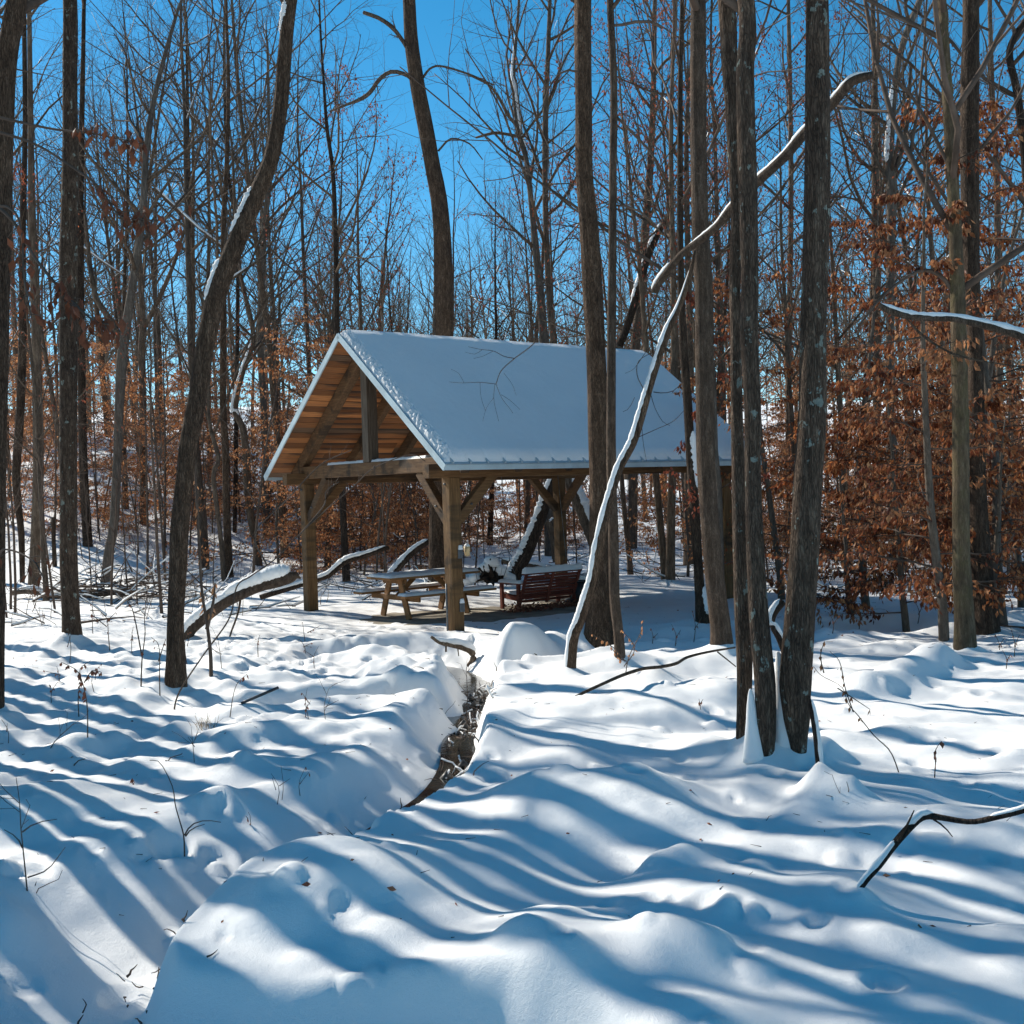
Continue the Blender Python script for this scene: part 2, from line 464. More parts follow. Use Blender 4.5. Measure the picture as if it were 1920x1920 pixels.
def terrain(x, y, cones=True):
    x = np.asarray(x, float); y = np.asarray(y, float)
    x, y = np.broadcast_arrays(x, y)
    shp = x.shape; x = x.ravel(); y = y.ravel()
    z = np.interp(y, [-20, 0, 2.5, 5, 8, 12, 14, 16, 26, 42, 60, 90, 140, 300],
                  [.6, .34, .26, .12, .05, .04, .02, 0, 0, .35, 1.2, 3.6, 9, 22])
    z = z + 4.4 * sstep((-x - 4) / 13) * sstep((y - 22) / 28)
    z = z + 1.0 * sstep((x - 10) / 25) * sstep((y - 30) / 40)
    r = np.hypot(x, y)
    near = 1 - sstep((r - 14) / 16)
    z = z + .075 * perlin(x / 2.3, y / 1.7, 1) + .038 * near * perlin(x / .95, y / .75, 2)
    z = z + .022 * near * perlin(x / .42, y / .36, 31) + .010 * near * perlin(x / .17, y / .15, 32)
    rough = sstep((-x - .5 - (y - 7) * .0) / 1.5) * sstep((y - 7.2) / 2) * (1 - sstep((y - 15) / 5))
    z = z + rough * (.085 * perlin(x / .42, y / .42, 3) + .045 * perlin(x / .2, y / .2, 8))
    # bumps of buried ground cover right of the twin trees, trampled snow by the creek
    z = z + .035 * sstep((x - 1.5) / 1.5) * near * np.maximum(0, perlin(x / .55, y / .35, 4)) * 2
    tr = np.exp(-(((x + .95) / 1.0) ** 2 + ((y - 12.6) / 1.5) ** 2)) + .9 * np.exp(-(((x + 1.5) / .55) ** 2 + ((y - 6.1) / .45) ** 2) * 1.0)
    z = z + tr * (.075 * perlin(x / .17, y / .17, 5) + .05 * perlin(x / .33, y / .3, 6))
    z = z + .20 * sstep((r - 22) / 20) * perlin(x / 7, y / 7, 7) + .05 * sstep((r - 16) / 6) * (1 - sstep((r - 60) / 30)) * perlin(x / .9, y / 1.2, 9)
    for mx_, my_, h, rx, ry in MOUNDS:
        q = ((x - mx_) / rx) ** 2 + ((y - my_) / ry) ** 2
        z = z + h * np.exp(-q ** 1.25)
    for k_ in range(len(DOMES)):
        mx_, my_, h, r_ = DOMES[k_]
        w = (np.abs(x - mx_) < r_ * 2.2) & (np.abs(y - my_) < r_ * 2.2)
        if w.any():
            q = ((x[w] - mx_) ** 2 + (y[w] - my_) ** 2) / r_ ** 2
            z[w] = z[w] + h * np.exp(-q ** 1.4)
    for a, b, h, w in LOGM:
        a = np.array(a); d = np.array(b) - a
        t = np.clip(((x - a[0]) * d[0] + (y - a[1]) * d[1]) / (d @ d), 0, 1)
        q = np.hypot(x - a[0] - t * d[0], y - a[1] - t * d[1])
        z = z + h * np.exp(-(q / w) ** 2.4)
    # pavilion pad: snow a few cm over the slab, worn through in the middle
    v, u = pav_local(x, y)
    dv = np.maximum(np.maximum(-.45 - v, v - (PL + .45)), 0); du = np.maximum(np.maximum(-.35 - u, u - (PW + .5)), 0)
    m = 1 - sstep(np.hypot(dv, du) / 1.3)
    bare = np.exp(-(((v - 2.3) / 1.9) ** 2 + ((u - 1.65) / .95) ** 2)) + .8 * np.exp(-(((v - 1.0) / 1.1) ** 2 + ((u - 2.6) / .8) ** 2)) \
        + .8 * np.exp(-(((v - 4.6) / 1.0) ** 2 + ((u - 2.8) / .6) ** 2))
    zp = .035 + .022 * perlin(v / .8, u / .5, 11) + .02 * perlin(v / .25, u / .25, 12) - .085 * bare
    zp = np.maximum(zp, -.06)
    z = z * (1 - m) + zp * m
    # creek
    for L, k, wd in ((CREEK, 0, 1.0), (BRANCH, 1, .8), (POOL, 1, .7)):
        x0, x1, y0, y1 = L[:, 0].min() - 3, L[:, 0].max() + 3, L[:, 1].min() - 3, L[:, 1].max() + 3
        s = (x > x0) & (x < x1) & (y > y0) & (y < y1)
        if not s.any(): continue
        d, sd, par = line_dist(x[s], y[s], L)
        nz = perlin(x[s] / .5, y[s] / .5, 14) * .16 + perlin(x[s] / .16, y[s] / .16, 15) * .03
        yy = y[s]
        wl = np.interp(yy, [2, 4.5, 7, 8.5, 11, 14, 16], [.8, 1.25, 1.0, .75, .45, .45, 1.3])   # left or far bank
        wr = np.interp(yy, [2, 4.5, 7, 8.5, 11, 14, 16], [.4, .24, .20, .18, .20, .34, .5])
        # side > 0 is right of travel direction inverted; travel is towards the camera
        wbank = np.where(sd < 0, wl, wr) * (1 + nz)
        if k == 1: wbank = np.interp(yy, [10, 12, 13, 15], [.3, .3, .5, .7]) * (1 + nz)
        wf = np.interp(yy, [2, 5, 8, 9, 12, 14], [.02, .02, .035, .04, .045, .10]) * wd + nz * .15
        t = sstep((d - wf) / wbank)
        lip = .05 * np.exp(-((d - wf - wbank * 1.05) / .25) ** 2)
        fade = np.ones_like(d)
        if k == 1: fade = 1 - sstep((par - .8) / .2)
        zz = z[s]
        t = 1 - (1 - t) * fade
        z[s] = (bed(yy) - .06) * (1 - t) + (zz + lip * fade) * t
    if cones:
        for cx, cy, h, rr in CONES:
            s = np.abs(x - cx) + np.abs(y - cy) < rr * 5
            if s.any():
                d = np.hypot(x[s] - cx, y[s] - cy)
                z[s] = z[s] + h * np.exp(-(d / rr) ** 1.25)
    return z.reshape(shp)


def tz(x, y, cones=False):
    return float(terrain(np.array([x]), np.array([y]), cones)[0])


def pix(px, py, D):
    """point seen at source pixel (px,py) at forward distance D"""
    return CP + D * (CF + (px - 960) / F * CR + (960 - py) / F * CU)


def ground(px, py):
    """where the sight line through a pixel meets the snow"""
    dr = CF + (px - 960) / F * CR + (960 - py) / F * CU
    D = np.arange(2.5, 90, .02)
    P = CP + D[:, None] * dr
    h = P[:, 2] - terrain(P[:, 0], P[:, 1], False)
    i = np.argmax(h < 0)
    if h[i] >= 0: i = len(D) - 1
    return D[i], P[i]


# ---------------------------------------------------------------- growing branches
class Leaves:
    def __init__(s): s.p = []; s.d = []; s.s = []

    def put(s, p, d, sz): s.p.append(p); s.d.append(d); s.s.append(sz)


def leaf_shape(P, D, S, seed=0, droop=.75):
    """folded, slightly curled leaves: 5 verts, 4 tris each"""
    r = np.random.default_rng(seed)
    P = np.asarray(P); D = nrm(np.asarray(D)); S = np.asarray(S)[:, None]
    n = len(P)
    D = nrm(D * (1 - droop) + np.array([0, 0, -1.0]) * droop + r.normal(0, .28, (n, 3)))
    A = nrm(np.cross(D, r.normal(0, 1, (n, 3))))
    B = np.cross(D, A)
    w = .27 * S * r.uniform(.7, 1.15, (n, 1)); fold = r.uniform(.05, .3, (n, 1)) * S
    V = np.stack([P, P + D * S * .45 + A * w + B * fold * .5, P + D * S * .5 - B * fold * .2, P + D * S * .45 - A * w + B * fold * .5,
                  P + D * S + B * fold * .7], 1)
    o = np.arange(n)[:, None, None] * 5
    T = (o + np.array([(0, 1, 2), (0, 2, 3), (1, 4, 2), (2, 4, 3)])[None]).reshape(-1, 3)
    return V.reshape(-1, 3), T


def branch_path(p, d, L, n, r, wander=.12, up=.08):
    P = [np.array(p, float)]; d = np.array(d, float); st = L / n
    for _ in range(n):
        d = d + r.normal(0, wander, 3); d[2] += up
        d /= np.linalg.norm(d)
        P.append(P[-1] + d * st)
    return np.array(P)


def perp_dir(t, ang, az, r):
    a = nrm(np.cross(t, [0.13, .21, 1.0] if abs(t[2]) < .9 else [1.0, .1, 0])); b = np.cross(t, a)
    return nrm(t * math.cos(ang) + (a * math.cos(az) + b * math.sin(az)) * math.sin(ang))


SIDES = [6, 4, 3, 3, 3]
SNOWY = []


def grow(mb, p, d, L, rad, lvl, maxl, r, spec, leaves=None):
    n = (6, 4, 3, 1)[min(lvl, 3)]
    P = branch_path(p, d, L, n, r, spec['wander'], spec['up'][lvl])
    R = np.linspace(rad, max(rad * .30, .0016), n + 1)
    tube(mb, P, R, SIDES[lvl], cap=lvl == 0)
    if lvl == 0: SNOWY.append((P, R))
    if leaves is not None and lvl >= spec['leaf_lvl']:
        k = max(2, int(L / spec['leaf_gap']))
        for t in np.linspace(.15, 1, k):
            q = t * n; i = min(int(q), n - 1)
            pos = P[i] + (P[i + 1] - P[i]) * (q - i)
            leaves.put(pos, P[i + 1] - P[i], spec['leaf'] * r.uniform(.7, 1.25))
    if lvl < maxl:
        c = spec['kids'][lvl]
        c = max(1, int(round(c * r.uniform(.75, 1.25))))
        for t in np.linspace(.22, .97, c):
            q = t * n; i = min(int(q), n - 1)
            pos = P[i] + (P[i + 1] - P[i]) * (q - i)
            dd = perp_dir(nrm(P[i + 1] - P[i]), r.uniform(.5, 1.0), r.uniform(0, 2 * math.pi), r)
            if 'flat' in spec: dd = nrm(dd * np.array([1, 1, spec['flat']]))
            grow(mb, pos, dd, L * r.uniform(.32, .55) * (1.15 - .5 * t), R[i] * .55, lvl + 1, maxl, r, spec, leaves)


BARE = dict(wander=.13, up=[.07, .06, .04, .0], kids=[6, 4, 2, 0])
FAR = dict(wander=.15, up=[.07, .06, .04, .0], kids=[6, 4, 0, 0])
BEECH = dict(wander=.12, up=[-.01, -.01, -.02, -.03], kids=[8, 5, 0, 0], flat=.35, leaf_lvl=1, leaf_gap=.055, leaf=.075)
OAK = dict(wander=.16, up=[.05, .03, .0, -.02], kids=[7, 5, 3, 0], leaf_lvl=2, leaf_gap=.16, leaf=.085)


def bare_tree(seed, H, r0, spec=BARE, maxl=3, n1=22, start=.36, sides=9, leaf=False, lean=.02):
    r = np.random.default_rng(seed)
    n = 16
    d = nrm([r.normal(0, lean), r.normal(0, lean), 1.0])
    P = [np.array([0, 0, -.35])]
    for k in range(n):
        d = nrm(d + r.normal(0, .028, 3) + np.array([0, 0, .03]))
        P.append(P[-1] + d * (H + .35) / n)
    P = np.array(P); R = r0 * (1 - np.linspace(0, 1, n + 1) ** 1.25 * .93); R[0] *= 1.35
    tm = MB(); tube(tm, catmull(P, 40), np.interp(np.linspace(0, 1, 40), np.linspace(0, 1, n + 1), R), sides)
    cm = MB(); lv = Leaves() if leaf else None
    az = r.uniform(0, 6)
    for k, t in enumerate(np.linspace(start, .985, n1)):
        q = t * n; i = min(int(q), n - 1); pos = P[i] + (P[i + 1] - P[i]) * (q - i)
        az += 2.4 + r.normal(0, .3)
        el = r.uniform(.55, 1.05)
        dd = np.array([math.cos(az) * math.cos(el), math.sin(az) * math.cos(el), math.sin(el)])
        L = H * (.30 * (1 - (t - start) / (1 - start)) ** .8 + .07) * r.uniform(.6, 1.15)
        rad = min(np.interp(t, np.linspace(0, 1, n + 1), R) * .55, .012 + L * .011)
        grow(cm, pos, dd, L, rad, 0, maxl, r, spec, lv)
    return tm, cm, lv


def leaf_mesh(name, lv, mat, seed, droop=.75):
    V, T = leaf_shape(lv.p, lv.d, lv.s, seed, droop)
    return make_mesh(name, V, np.zeros((0, 4), int), T, mat, False)


def beech(seed, H, r0, n1=34, spec=BEECH, reach=.36, start=.10):
    r = np.random.default_rng(seed)
    n = 10; d = nrm([r.normal(0, .06), r.normal(0, .06), 1.0]); P = [np.array([0, 0, -.2])]
    for k in range(n):
        d = nrm(d + r.normal(0, .05, 3) + np.array([0, 0, .04])); P.append(P[-1] + d * (H + .2) / n)
    P = np.array(P); R = r0 * (1 - np.linspace(0, 1, n + 1) * .88)
    tm = MB(); tube(tm, P, R, 7)
    cm = MB(); lv = Leaves(); az = r.uniform(0, 6)
    for t in np.linspace(start, .98, n1):
        q = t * n; i = min(int(q), n - 1); pos = P[i] + (P[i + 1] - P[i]) * (q - i)
        az += 2.4 + r.normal(0, .5); el = r.uniform(-.05, .4) + .5 * max(0, t - .6)
        dd = np.array([math.cos(az) * math.cos(el), math.sin(az) * math.cos(el), math.sin(el)])
        L = H * reach * (1 - .62 * t) * r.uniform(.6, 1.2)
        grow(cm, pos, dd, L, .005 + L * .006, 0, 2, r, spec, lv)
    return tm, cm, lv


# ---------------------------------------------------------------- traced trees (source pixels: x, y, width)
TREES = [
 dict(l='grey trunk cut off by the left edge of the photo', m='bark', p=[(-9,1338,34),(-9,1000,36),(-4,600,42),(1,400,42),(6,200,40),(14,100,38),(32,0,36)], c=(.10,.3), H=17),
 dict(l='broad dark straight trunk with a snow cone at its foot, near left', m='bark_lichen', p=[(137,1212,42),(133,1150,34),(129,1060,33),(128,900,31),(128,700,34),(128,500,34),(132,300,30),(131,150,28),(131,0,27)], c=(.26,.33), H=18),
 dict(l='straight dark trunk just right of the broad near-left trunk, rooted on the slope', m='bark_dark', p=[(165,1026,19),(156,860,16),(152,640,15),(150,500,14),(152,300,11),(156,100,8),(158,0,7)], c=(.05,.4), H=17),
 dict(l='slim straight trunk left of the broad near-left trunk', m='bark_far', p=[(62,1110,21),(68,1000,20),(72,860,20),(69,700,17),(65,520,17),(60,400,14),(57,200,10),(54,0,8)], c=(.1,.3), H=18),
 dict(l='thin crooked dark trunk beside the left edge, bent low down', m='bark_dark', p=[(42,1098,9),(40,1000,12),(30,900,15),(38,770,16),(43,600,15),(42,450,12),(47,250,9),(45,0,8)], c=(.1,.3), H=15),
 dict(l='pale grey tree forking into two limbs with snow caught in the fork, left', m='bark_grey', p=[(198,1098,21),(203,1040,18),(213,985,18),(220,860,16),(223,780,17),(228,680,21),(236,615,18),(254,500,14),(268,400,13),(275,270,12),(297,150,9),(330,30,6)], c=(.08,.4), H=15, crown=7,
      limbs=[[(226,635,14),(205,597,12),(180,560,10),(170,520,9),(161,480,8),(155,400,5)],[(268,420,8),(300,370,6),(330,325,4)]]),
 dict(l='upright tree splitting into three ascending limbs, right of the pale forked tree', m='bark_far', p=[(268,985,13),(268,870,13),(268,770,13),(266,660,14),(268,600,12),(262,500,10),(262,430,8),(280,330,6),(300,200,5)], c=(.05,.4), H=17, crown=9,
      limbs=[[(272,612,10),(290,570,9),(320,500,7),(345,420,5)]]),
 dict(l='thin straight dark pole of a tree left of the leaning curved trunk', m='bark_dark', p=[(362,960,11),(360,800,11),(361,640,11),(359,500,9),(356,400,8),(352,250,7),(350,50,5)], c=(.05,.4), H=17, crown=9),
 dict(l='big curved scaly-barked trunk leaning right, snow on its upper side, left of the shelter', m='bark', p=[(330,1283,42),(330,1230,35),(329,1160,31),(334,1060,33),(337,993,34),(346,900,33),(355,825,34),(370,744,34),(387,640,34),(410,540,36),(449,440,34),(484,360,31),(511,290,29),(526,200,26),(534,100,26),(545,0,24)], c=(.05,.3), H=16, sides=16,
      snow=[(8.7,9.5,.12),(9.9,11.1,.18),(14.4,15.0,.1)]),
 dict(l='thin trunk rising out of the orange leaves left of the shelter', m='bark_far', p=[(420,1092,10),(413,1000,9),(400,893,9),(410,860,9),(392,790,7),(392,700,6),(400,600,5)], c=(.04,.3), H=11, crown=8),
 dict(l='crooked trunk with a snowy dog-leg bend above the orange leaves', m='bark_far', p=[(486,1062,15),(478,1010,14),(466,940,15),(461,850,15),(455,800,13),(440,768,10),(455,700,9),(474,645,9),(471,600,9),(456,540,8),(448,490,8),(440,380,6)], c=(.04,.3), H=14, crown=8, snow=[(4.6,7.4,.45)]),
 dict(l='pale smooth trunk behind the leaning curved trunk', m='bark_grey', p=[(500,1010,14),(496,800,13),(488,640,13),(493,500,11),(497,400,10),(507,330,8),(504,230,6),(502,100,5)], c=(.04,.4), H=18, crown=8),
 dict(l='thin pole with its fork beside the leaning trunk, top left of centre', m='bark_dark', p=[(440,1000,8),(444,700,8),(446,500,7),(441,410,7),(427,317,7),(422,200,6),(420,60,5)], c=(.04,.4), H=18, crown=8),
 dict(l='upright trunk seen under and above the shelter roof left of the ridge end', m='bark_dark', p=[(650,1094,16),(645,1000,13),(641,900,13),(636,760,12),(632,617,11),(630,500,10),(625,333,8),(613,240,7),(606,140,5),(600,40,4)], c=(.08,.3), H=19, crown=10),
 dict(l='tall leaning brown trunk behind the middle of the shelter roof', m='bark', p=[(822,1098,42),(821,1040,34),(820,960,30),(823,800,34),(832,640,34),(831,480,34),(824,383,31),(809,300,29),(797,233,30),(783,160,28),(772,83,26),(767,0,24)], c=(.08,.4), H=22, sides=14,
      limbs=[[(764,92,7),(757,80,8),(738,56,8),(712,36,8),(682,27,7)],[(775,152,7),(762,143,8),(735,137,8),(712,152,8),(695,172,8),(678,183,8),(655,194,5),(618,210,3)],[(792,147,5),(808,133,4),(830,130,4),(880,145,4),(925,165,3)],[(822,283,4),(845,258,4),(880,268,3),(905,300,2)]]),
 dict(l='dead pale tree with snow-plastered upper stem, right of the leaning brown trunk', m='bark_grey', p=[(1030,1045,18),(1026,800,18),(1020,640,17),(1010,520,15),(998,400,11),(987,300,9),(970,233,9),(963,150,7),(967,83,6),(973,0,5)], c=(.05,.4), H=19, crown=9, snow=[(5.3,8.2,.5)],
      limbs=[[(973,240,7),(952,215,6),(942,195,6),(930,175,5),(915,158,4),(880,140,3)],[(975,256,5),(945,249,6),(925,249,6),(892,257,4)]]),
 dict(l='straight grey trunk close right of the snow-plastered dead tree', m='bark_far', p=[(1042,1050,15),(1040,800,15),(1038,640,14),(1030,567,11),(1023,400,11),(1022,233,10),(1027,117,9),(1031,0,7)], c=(.05,.4), H=21, crown=9,
      limbs=[[(1030,75,6),(1055,65,5),(1085,45,4)],[(1025,270,4),(1060,240,3),(1085,215,2)]]),
 dict(l='thick trunk with flared foot in front of the shelter roof', m='bark', p=[(1126,1205,66),(1125,1165,54),(1124,1110,46),(1123,1040,38),(1123,925,35),(1121,790,37),(1117,654,37),(1112,560,38),(1104,430,36),(1096,330,33),(1094,200,32),(1093,0,32)], c=(.10,.4), H=20, sides=16,
      limbs=[[(1080,270,3),(1060,285,3),(1020,300,3),(960,330,2),(905,335,1.5)],[(1105,142,4),(1060,140,4),(1030,170,3),(1015,220,2)]]),
 dict(l='slim trunk pressed close to the right of the thick flared trunk', m='bark_fine', p=[(1163,1243,22),(1160,1190,19),(1152,1115,19),(1150,1000,20),(1146,850,18),(1146,680,17),(1148,500,16),(1149,333,14),(1151,167,14),(1144,0,13)], c=(.08,.3), H=16,
      limbs=[[(1146,48,5),(1175,40,6),(1210,38,6),(1245,42,5)],[(1152,385,4),(1180,385,4),(1215,400,4),(1240,430,3)],[(1152,215,5),(1190,250,5),(1225,290,4),(1260,360,3)]]),
 dict(l='brown trunk behind the shelter roof, just right of the slim trunk', m='bark_far', p=[(1186,1030,18),(1188,800,18),(1190,668,18),(1203,540,18),(1210,430,16),(1220,300,13),(1226,130,10),(1228,0,8)], c=(.05,.4), H=20, crown=10),
 dict(l='upright trunk seen in the gap right of the shelter posts, orange leaves around it', m='bark_far', p=[(1257,1092,20),(1258,1000,16),(1260,898,15),(1264,681,13),(1262,500,11),(1258,300,9),(1262,100,7)], c=(.08,.3), H=18, crown=9),
 dict(l='blackish trunk with snow stuck on its left side at the shelter right end', m='bark_dark', p=[(1318,1170,30),(1313,1120,20),(1309,1060,18),(1304,980,19),(1296,871,18),(1290,762,17),(1281,640,15),(1276,500,12),(1275,283,11),(1276,120,9),(1279,0,8)], c=(.06,.3), H=17, crown=6, snow=[(.3,1.4,.3),(3.6,4.6,.3)]),
 dict(l='straight rough-barked trunk with a snow skirt, left of the twin trunks', m='bark_fine', p=[(1354,1238,50),(1351,1180,40),(1344,1120,37),(1336,1040,36),(1329,952,34),(1323,844,34),(1321,700,35),(1320,560,35),(1314,430,33),(1310,300,31),(1309,120,30),(1308,0,29)], c=(.25,.36), H=18, sides=14),
 dict(l='reddish trunk between the rough-barked trunk and the twin trunks', m='bark_far', p=[(1362,1060,16),(1362,950,14),(1358,870,13),(1355,700,10),(1349,600,10),(1345,450,9),(1340,250,7)], c=(.04,.3), H=16, crown=8),
 dict(l='left stem of the twin trunks sharing one snow mound, lichen near the top', m='bark_lichen', p=[(1394,1400,30),(1395,1330,28),(1396,1243,30),(1391,1130,30),(1388,1031,29),(1384,871,25),(1381,740,22),(1380,627,21),(1378,531,21),(1383,400,26),(1378,300,28),(1374,200,30),(1367,100,31),(1362,0,32)], c=(.06,.42), H=15, sides=14),
 dict(l='right stem of the twin trunks, kinked above its pointed foot', m='bark_lichen', p=[(1437,1420,30),(1436,1370,38),(1434,1279,40),(1424,1172,38),(1416,1031,34),(1411,871,30),(1411,762,32),(1405,627,34),(1406,531,32),(1402,354,36),(1397,142,34),(1399,0,32)], c=(.06,.30), H=15, sides=14),
 dict(l='tall dark trunk wider than the twin trunks and right of them, pale lit left edge', m='bark_lichen', p=[(1497,1412,30),(1494,1345,50),(1491,1279,60),(1498,1172,57),(1508,1031,54),(1515,900,53),(1522,790,52),(1526,600,48),(1528,531,47),(1533,354,48),(1532,177,46),(1532,0,42)], c=(.06,.36), H=17, sides=18),
 dict(l='olive mossy trunk with a snow mound at its foot, far right among orange leaves', m='bark_moss', p=[(1810,1235,46),(1808,1170,38),(1804,1080,34),(1802,1006,31),(1801,790,31),(1797,602,27),(1791,440,24),(1783,283,22),(1770,71,18),(1765,0,17)], c=(.20,.32), H=16, sides=12, crown=6,
      limbs=[[(1795,560,9),(1770,520,8),(1740,505,7),(1700,520,6),(1650,560,5),(1600,620,4)],[(1788,330,7),(1760,270,7),(1720,200,6),(1680,160,5),(1640,120,4)]]),
 dict(l='dark brown trunk behind the mossy trunk at the right', m='bark_dark', p=[(1850,1192,52),(1845,1120,42),(1840,1060,38),(1833,900,30),(1829,640,27),(1821,530,32),(1818,300,34),(1818,177,34),(1820,0,28)], c=(.1,.3), H=18, sides=12,
      limbs=[[(1825,300,8),(1860,250,7),(1900,200,6),(1940,120,5)],[(1815,450,8),(1790,400,7),(1740,330,6),(1700,250,5)]]),
 dict(l='forked trunk with snow in the fork behind the orange leaves, right', m='bark_grey', p=[(1688,1078,34),(1684,1030,27),(1676,900,22),(1670,790,19),(1669,600,15),(1671,450,17),(1672,354,20),(1668,305,17),(1674,200,12),(1690,90,13),(1725,0,12)], c=(.12,.4), H=15, crown=7,
      limbs=[[(1674,330,11),(1697,266,9),(1705,200,8),(1712,120,6)],[(1676,340,6),(1700,300,5),(1740,240,4)]], snow=[(7.0,8.4,.35)]),
 dict(l='dark upright trunk left of the snowy-forked trunk, right side', m='bark_far', p=[(1640,1050,15),(1645,800,15),(1644,600,15),(1642,400,16),(1640,250,13),(1640,120,10),(1636,0,8)], c=(.04,.4), H=17, crown=8),
 dict(l='thin dark stem near the right edge of the photo', m='bark_far', p=[(1880,1060,14),(1876,800,13),(1872,600,12),(1870,354,11),(1862,200,9),(1856,0,8)], c=(.04,.4), H=17, crown=8),
 dict(l='dark crooked limb-like trunk elbowing in from the right edge near the top', m='bark_dark', p=[(1990,1150,22),(1965,800,20),(1942,500,18),(1925,330,15),(1908,180,14),(1893,105,13),(1905,65,12),(1935,20,11)], c=(.04,.4), H=15, crown=6),
 dict(l='slender trunk right behind the tall dark trunk, mostly hidden by it', m='bark_far', p=[(1478,1030,10),(1478,800,11),(1480,600,11),(1483,400,10),(1482,200,9),(1478,0,7)], c=(.04,.4), H=17, crown=8),
]

heroes = []
for t in TREES:
    D, P = ground(t['p'][0][0], t['p'][0][1])
    t['D'] = D; t['P'] = P
    if t['p'][0][0] in (1394, 1437, 1497):
        t['D'] = D = ground(1437, 1455)[0] + (.32 if t['p'][0][0] == 1394 else 0)
        P = pix(t['p'][0][0], t['p'][0][1], D)
    CONES.append((P[0], P[1], t['c'][0], t['c'][1]))
_P = pix(1394, 1400, TREES[24]['D']); CONES.append((_P[0] + .04, _P[1] + .02, .13, .17))
_P = pix(1468, 1400, TREES[25]['D'] + .16); CONES.append((_P[0], _P[1], .15, .15))
SAP = [(1063, 1270)]
Ds, Ps = ground(1063, 1270)
CONES.append((Ps[0], Ps[1], .12, .22))
D5, P5 = ground(1604, 1690)
CONES.append((P5[0], P5[1], .08, .10))
P = pix(1536, 1462, 6.9); CONES.append((P[0], P[1], .14, .12))
P = pix(1600, 1480, 6.7); CONES.append((P[0], P[1], .10, .14))
CONES.append((ground(1445, 1420)[1][0], ground(1445, 1420)[1][1] + .1, .02, .5))

# ---------------------------------------------------------------- ground sheet (polar grid, finest where it is near)
th = [0.0]
while th[-1] < math.pi:
    a = th[-1]
    st = .15 if a < math.radians(30) else .15 + (math.degrees(a) - 30) * .045
    th.append(a + math.radians(min(st, 5)))
th = np.array(th); th[-1] = math.pi
th = np.concatenate([-th[::-1][:-1], th[:-1]])
rs = [.5]
while rs[-1] < 420:
    r_ = rs[-1]
    rs.append(r_ + (min(max(.0085 * r_, .02), .055) if r_ < 24 else (.013 * r_ if r_ < 60 else .035 * r_)))
rs = np.array(rs)
TH, RS = np.meshgrid(th, rs)
GX = RS * np.sin(TH); GY = RS * np.cos(TH)
GZ = terrain(GX, GY)
dr_ = np.random.default_rng(17)
for q in range(520):      # pits and crumbs left by snow fallen from branches, animal tracks
    if q < 300:
        Yd = dr_.uniform(3.2, 19); Xd = dr_.uniform(-.5, .5) * Yd; R0 = dr_.uniform(.02, .055) * (1 + Yd / 16); H0 = -dr_.choice([1, 1, -1]) * dr_.uniform(.25, .55) * R0
    elif q < 345:         # a dug-up animal trail on the left bank
        k_ = q - 300; Xd = -2.75 + k_ * .033 + dr_.normal(0, .05); Yd = 5.55 + .55 * math.sin(k_ * .07) + k_ * .014 + dr_.normal(0, .09); R0 = dr_.uniform(.045, .09); H0 = float(np.clip(dr_.normal(-.006, .02), -.04, .025))
    else:                 # footprints on the way to the shelter
        k_ = q - 345; Xd = -4.6 + 4.2 * dr_.random(); Yd = 12.3 + 4.6 * dr_.random(); R0 = dr_.uniform(.05, .09); H0 = -dr_.uniform(.02, .05)
    i0, i1 = np.searchsorted(rs, [math.hypot(Xd, Yd) - 3 * R0, math.hypot(Xd, Yd) + 3 * R0]); a_ = math.atan2(Xd, Yd); w_ = 3 * R0 / math.hypot(Xd, Yd)
    j0, j1 = np.searchsorted(th, [a_ - w_, a_ + w_])
    sl = (slice(i0, i1), slice(j0, j1))
    q2 = ((GX[sl] - Xd) ** 2 + ((GY[sl] - Yd) * .8) ** 2) / R0 ** 2
    GZ[sl] += H0 * (np.exp(-q2 * q2) - .25 * np.exp(-(np.sqrt(q2) - 1.4) ** 2 * 4))
nr, nt_ = TH.shape
V = np.stack([GX, GY, GZ], -1).reshape(-1, 3)
i = np.arange(nr - 1)[:, None] * nt_; j = np.arange(nt_)[None, :]; k = (j + 1) % nt_
Q = np.stack([i + j, i + nt_ + j, i + nt_ + k, i + k], -1).reshape(-1, 4)[:, ::-1]
V = np.concatenate([V, [[0, 0, float(GZ[0].mean())]]])
T = np.stack([np.full(nt_, len(V) - 1), (np.arange(nt_) + 1) % nt_, np.arange(nt_)], -1)
gnd = link('snowy_ground', make_mesh('snowy_ground', V, Q, T, M['snow']))
tag(gnd, 'smooth snow cover with hummocks over the forest floor', kind='structure')


def ribbon(name, L, w, z, mat, label):
    t = nrm(np.gradient(L, axis=0)); nn = np.stack([-t[:, 1], t[:, 0]], 1)
    n = len(L); c = 5
    off = np.linspace(-1, 1, c)
    V = np.zeros((n, c, 3)); V[:, :, :2] = L[:, None] + nn[:, None] * off[None, :, None] * w; V[:, :, 2] = bed(V[:, :, 1]) + z
    V[:, :, 2] += .004 * perlin(V[:, :, 0] / .1, V[:, :, 1] / .1, 30)
    i = np.arange(n - 1)[:, None] * c; j = np.arange(c - 1)[None]
    Q = np.stack([i + j, i + j + 1, i + c + j + 1, i + c + j], -1).reshape(-1, 4)
    o = link(name, make_mesh(name, V.reshape(-1, 3), Q, np.zeros((0, 3), int), mat))
    return tag(o, label, kind='structure')


ribbon('creek', CREEK[CREEK[:, 1] > 5.3], .2, 0.012, M['water'], 'narrow dark creek winding between the snow banks')
ribbon('creek', BRANCH[:20], .22, 0.010, M['water'], 'small side channel of the creek under the bank by the shelter post')
ribbon('creek', POOL[:20], .18, 0.010, M['water'], 'short dark pool off the creek left of the trampled snow')

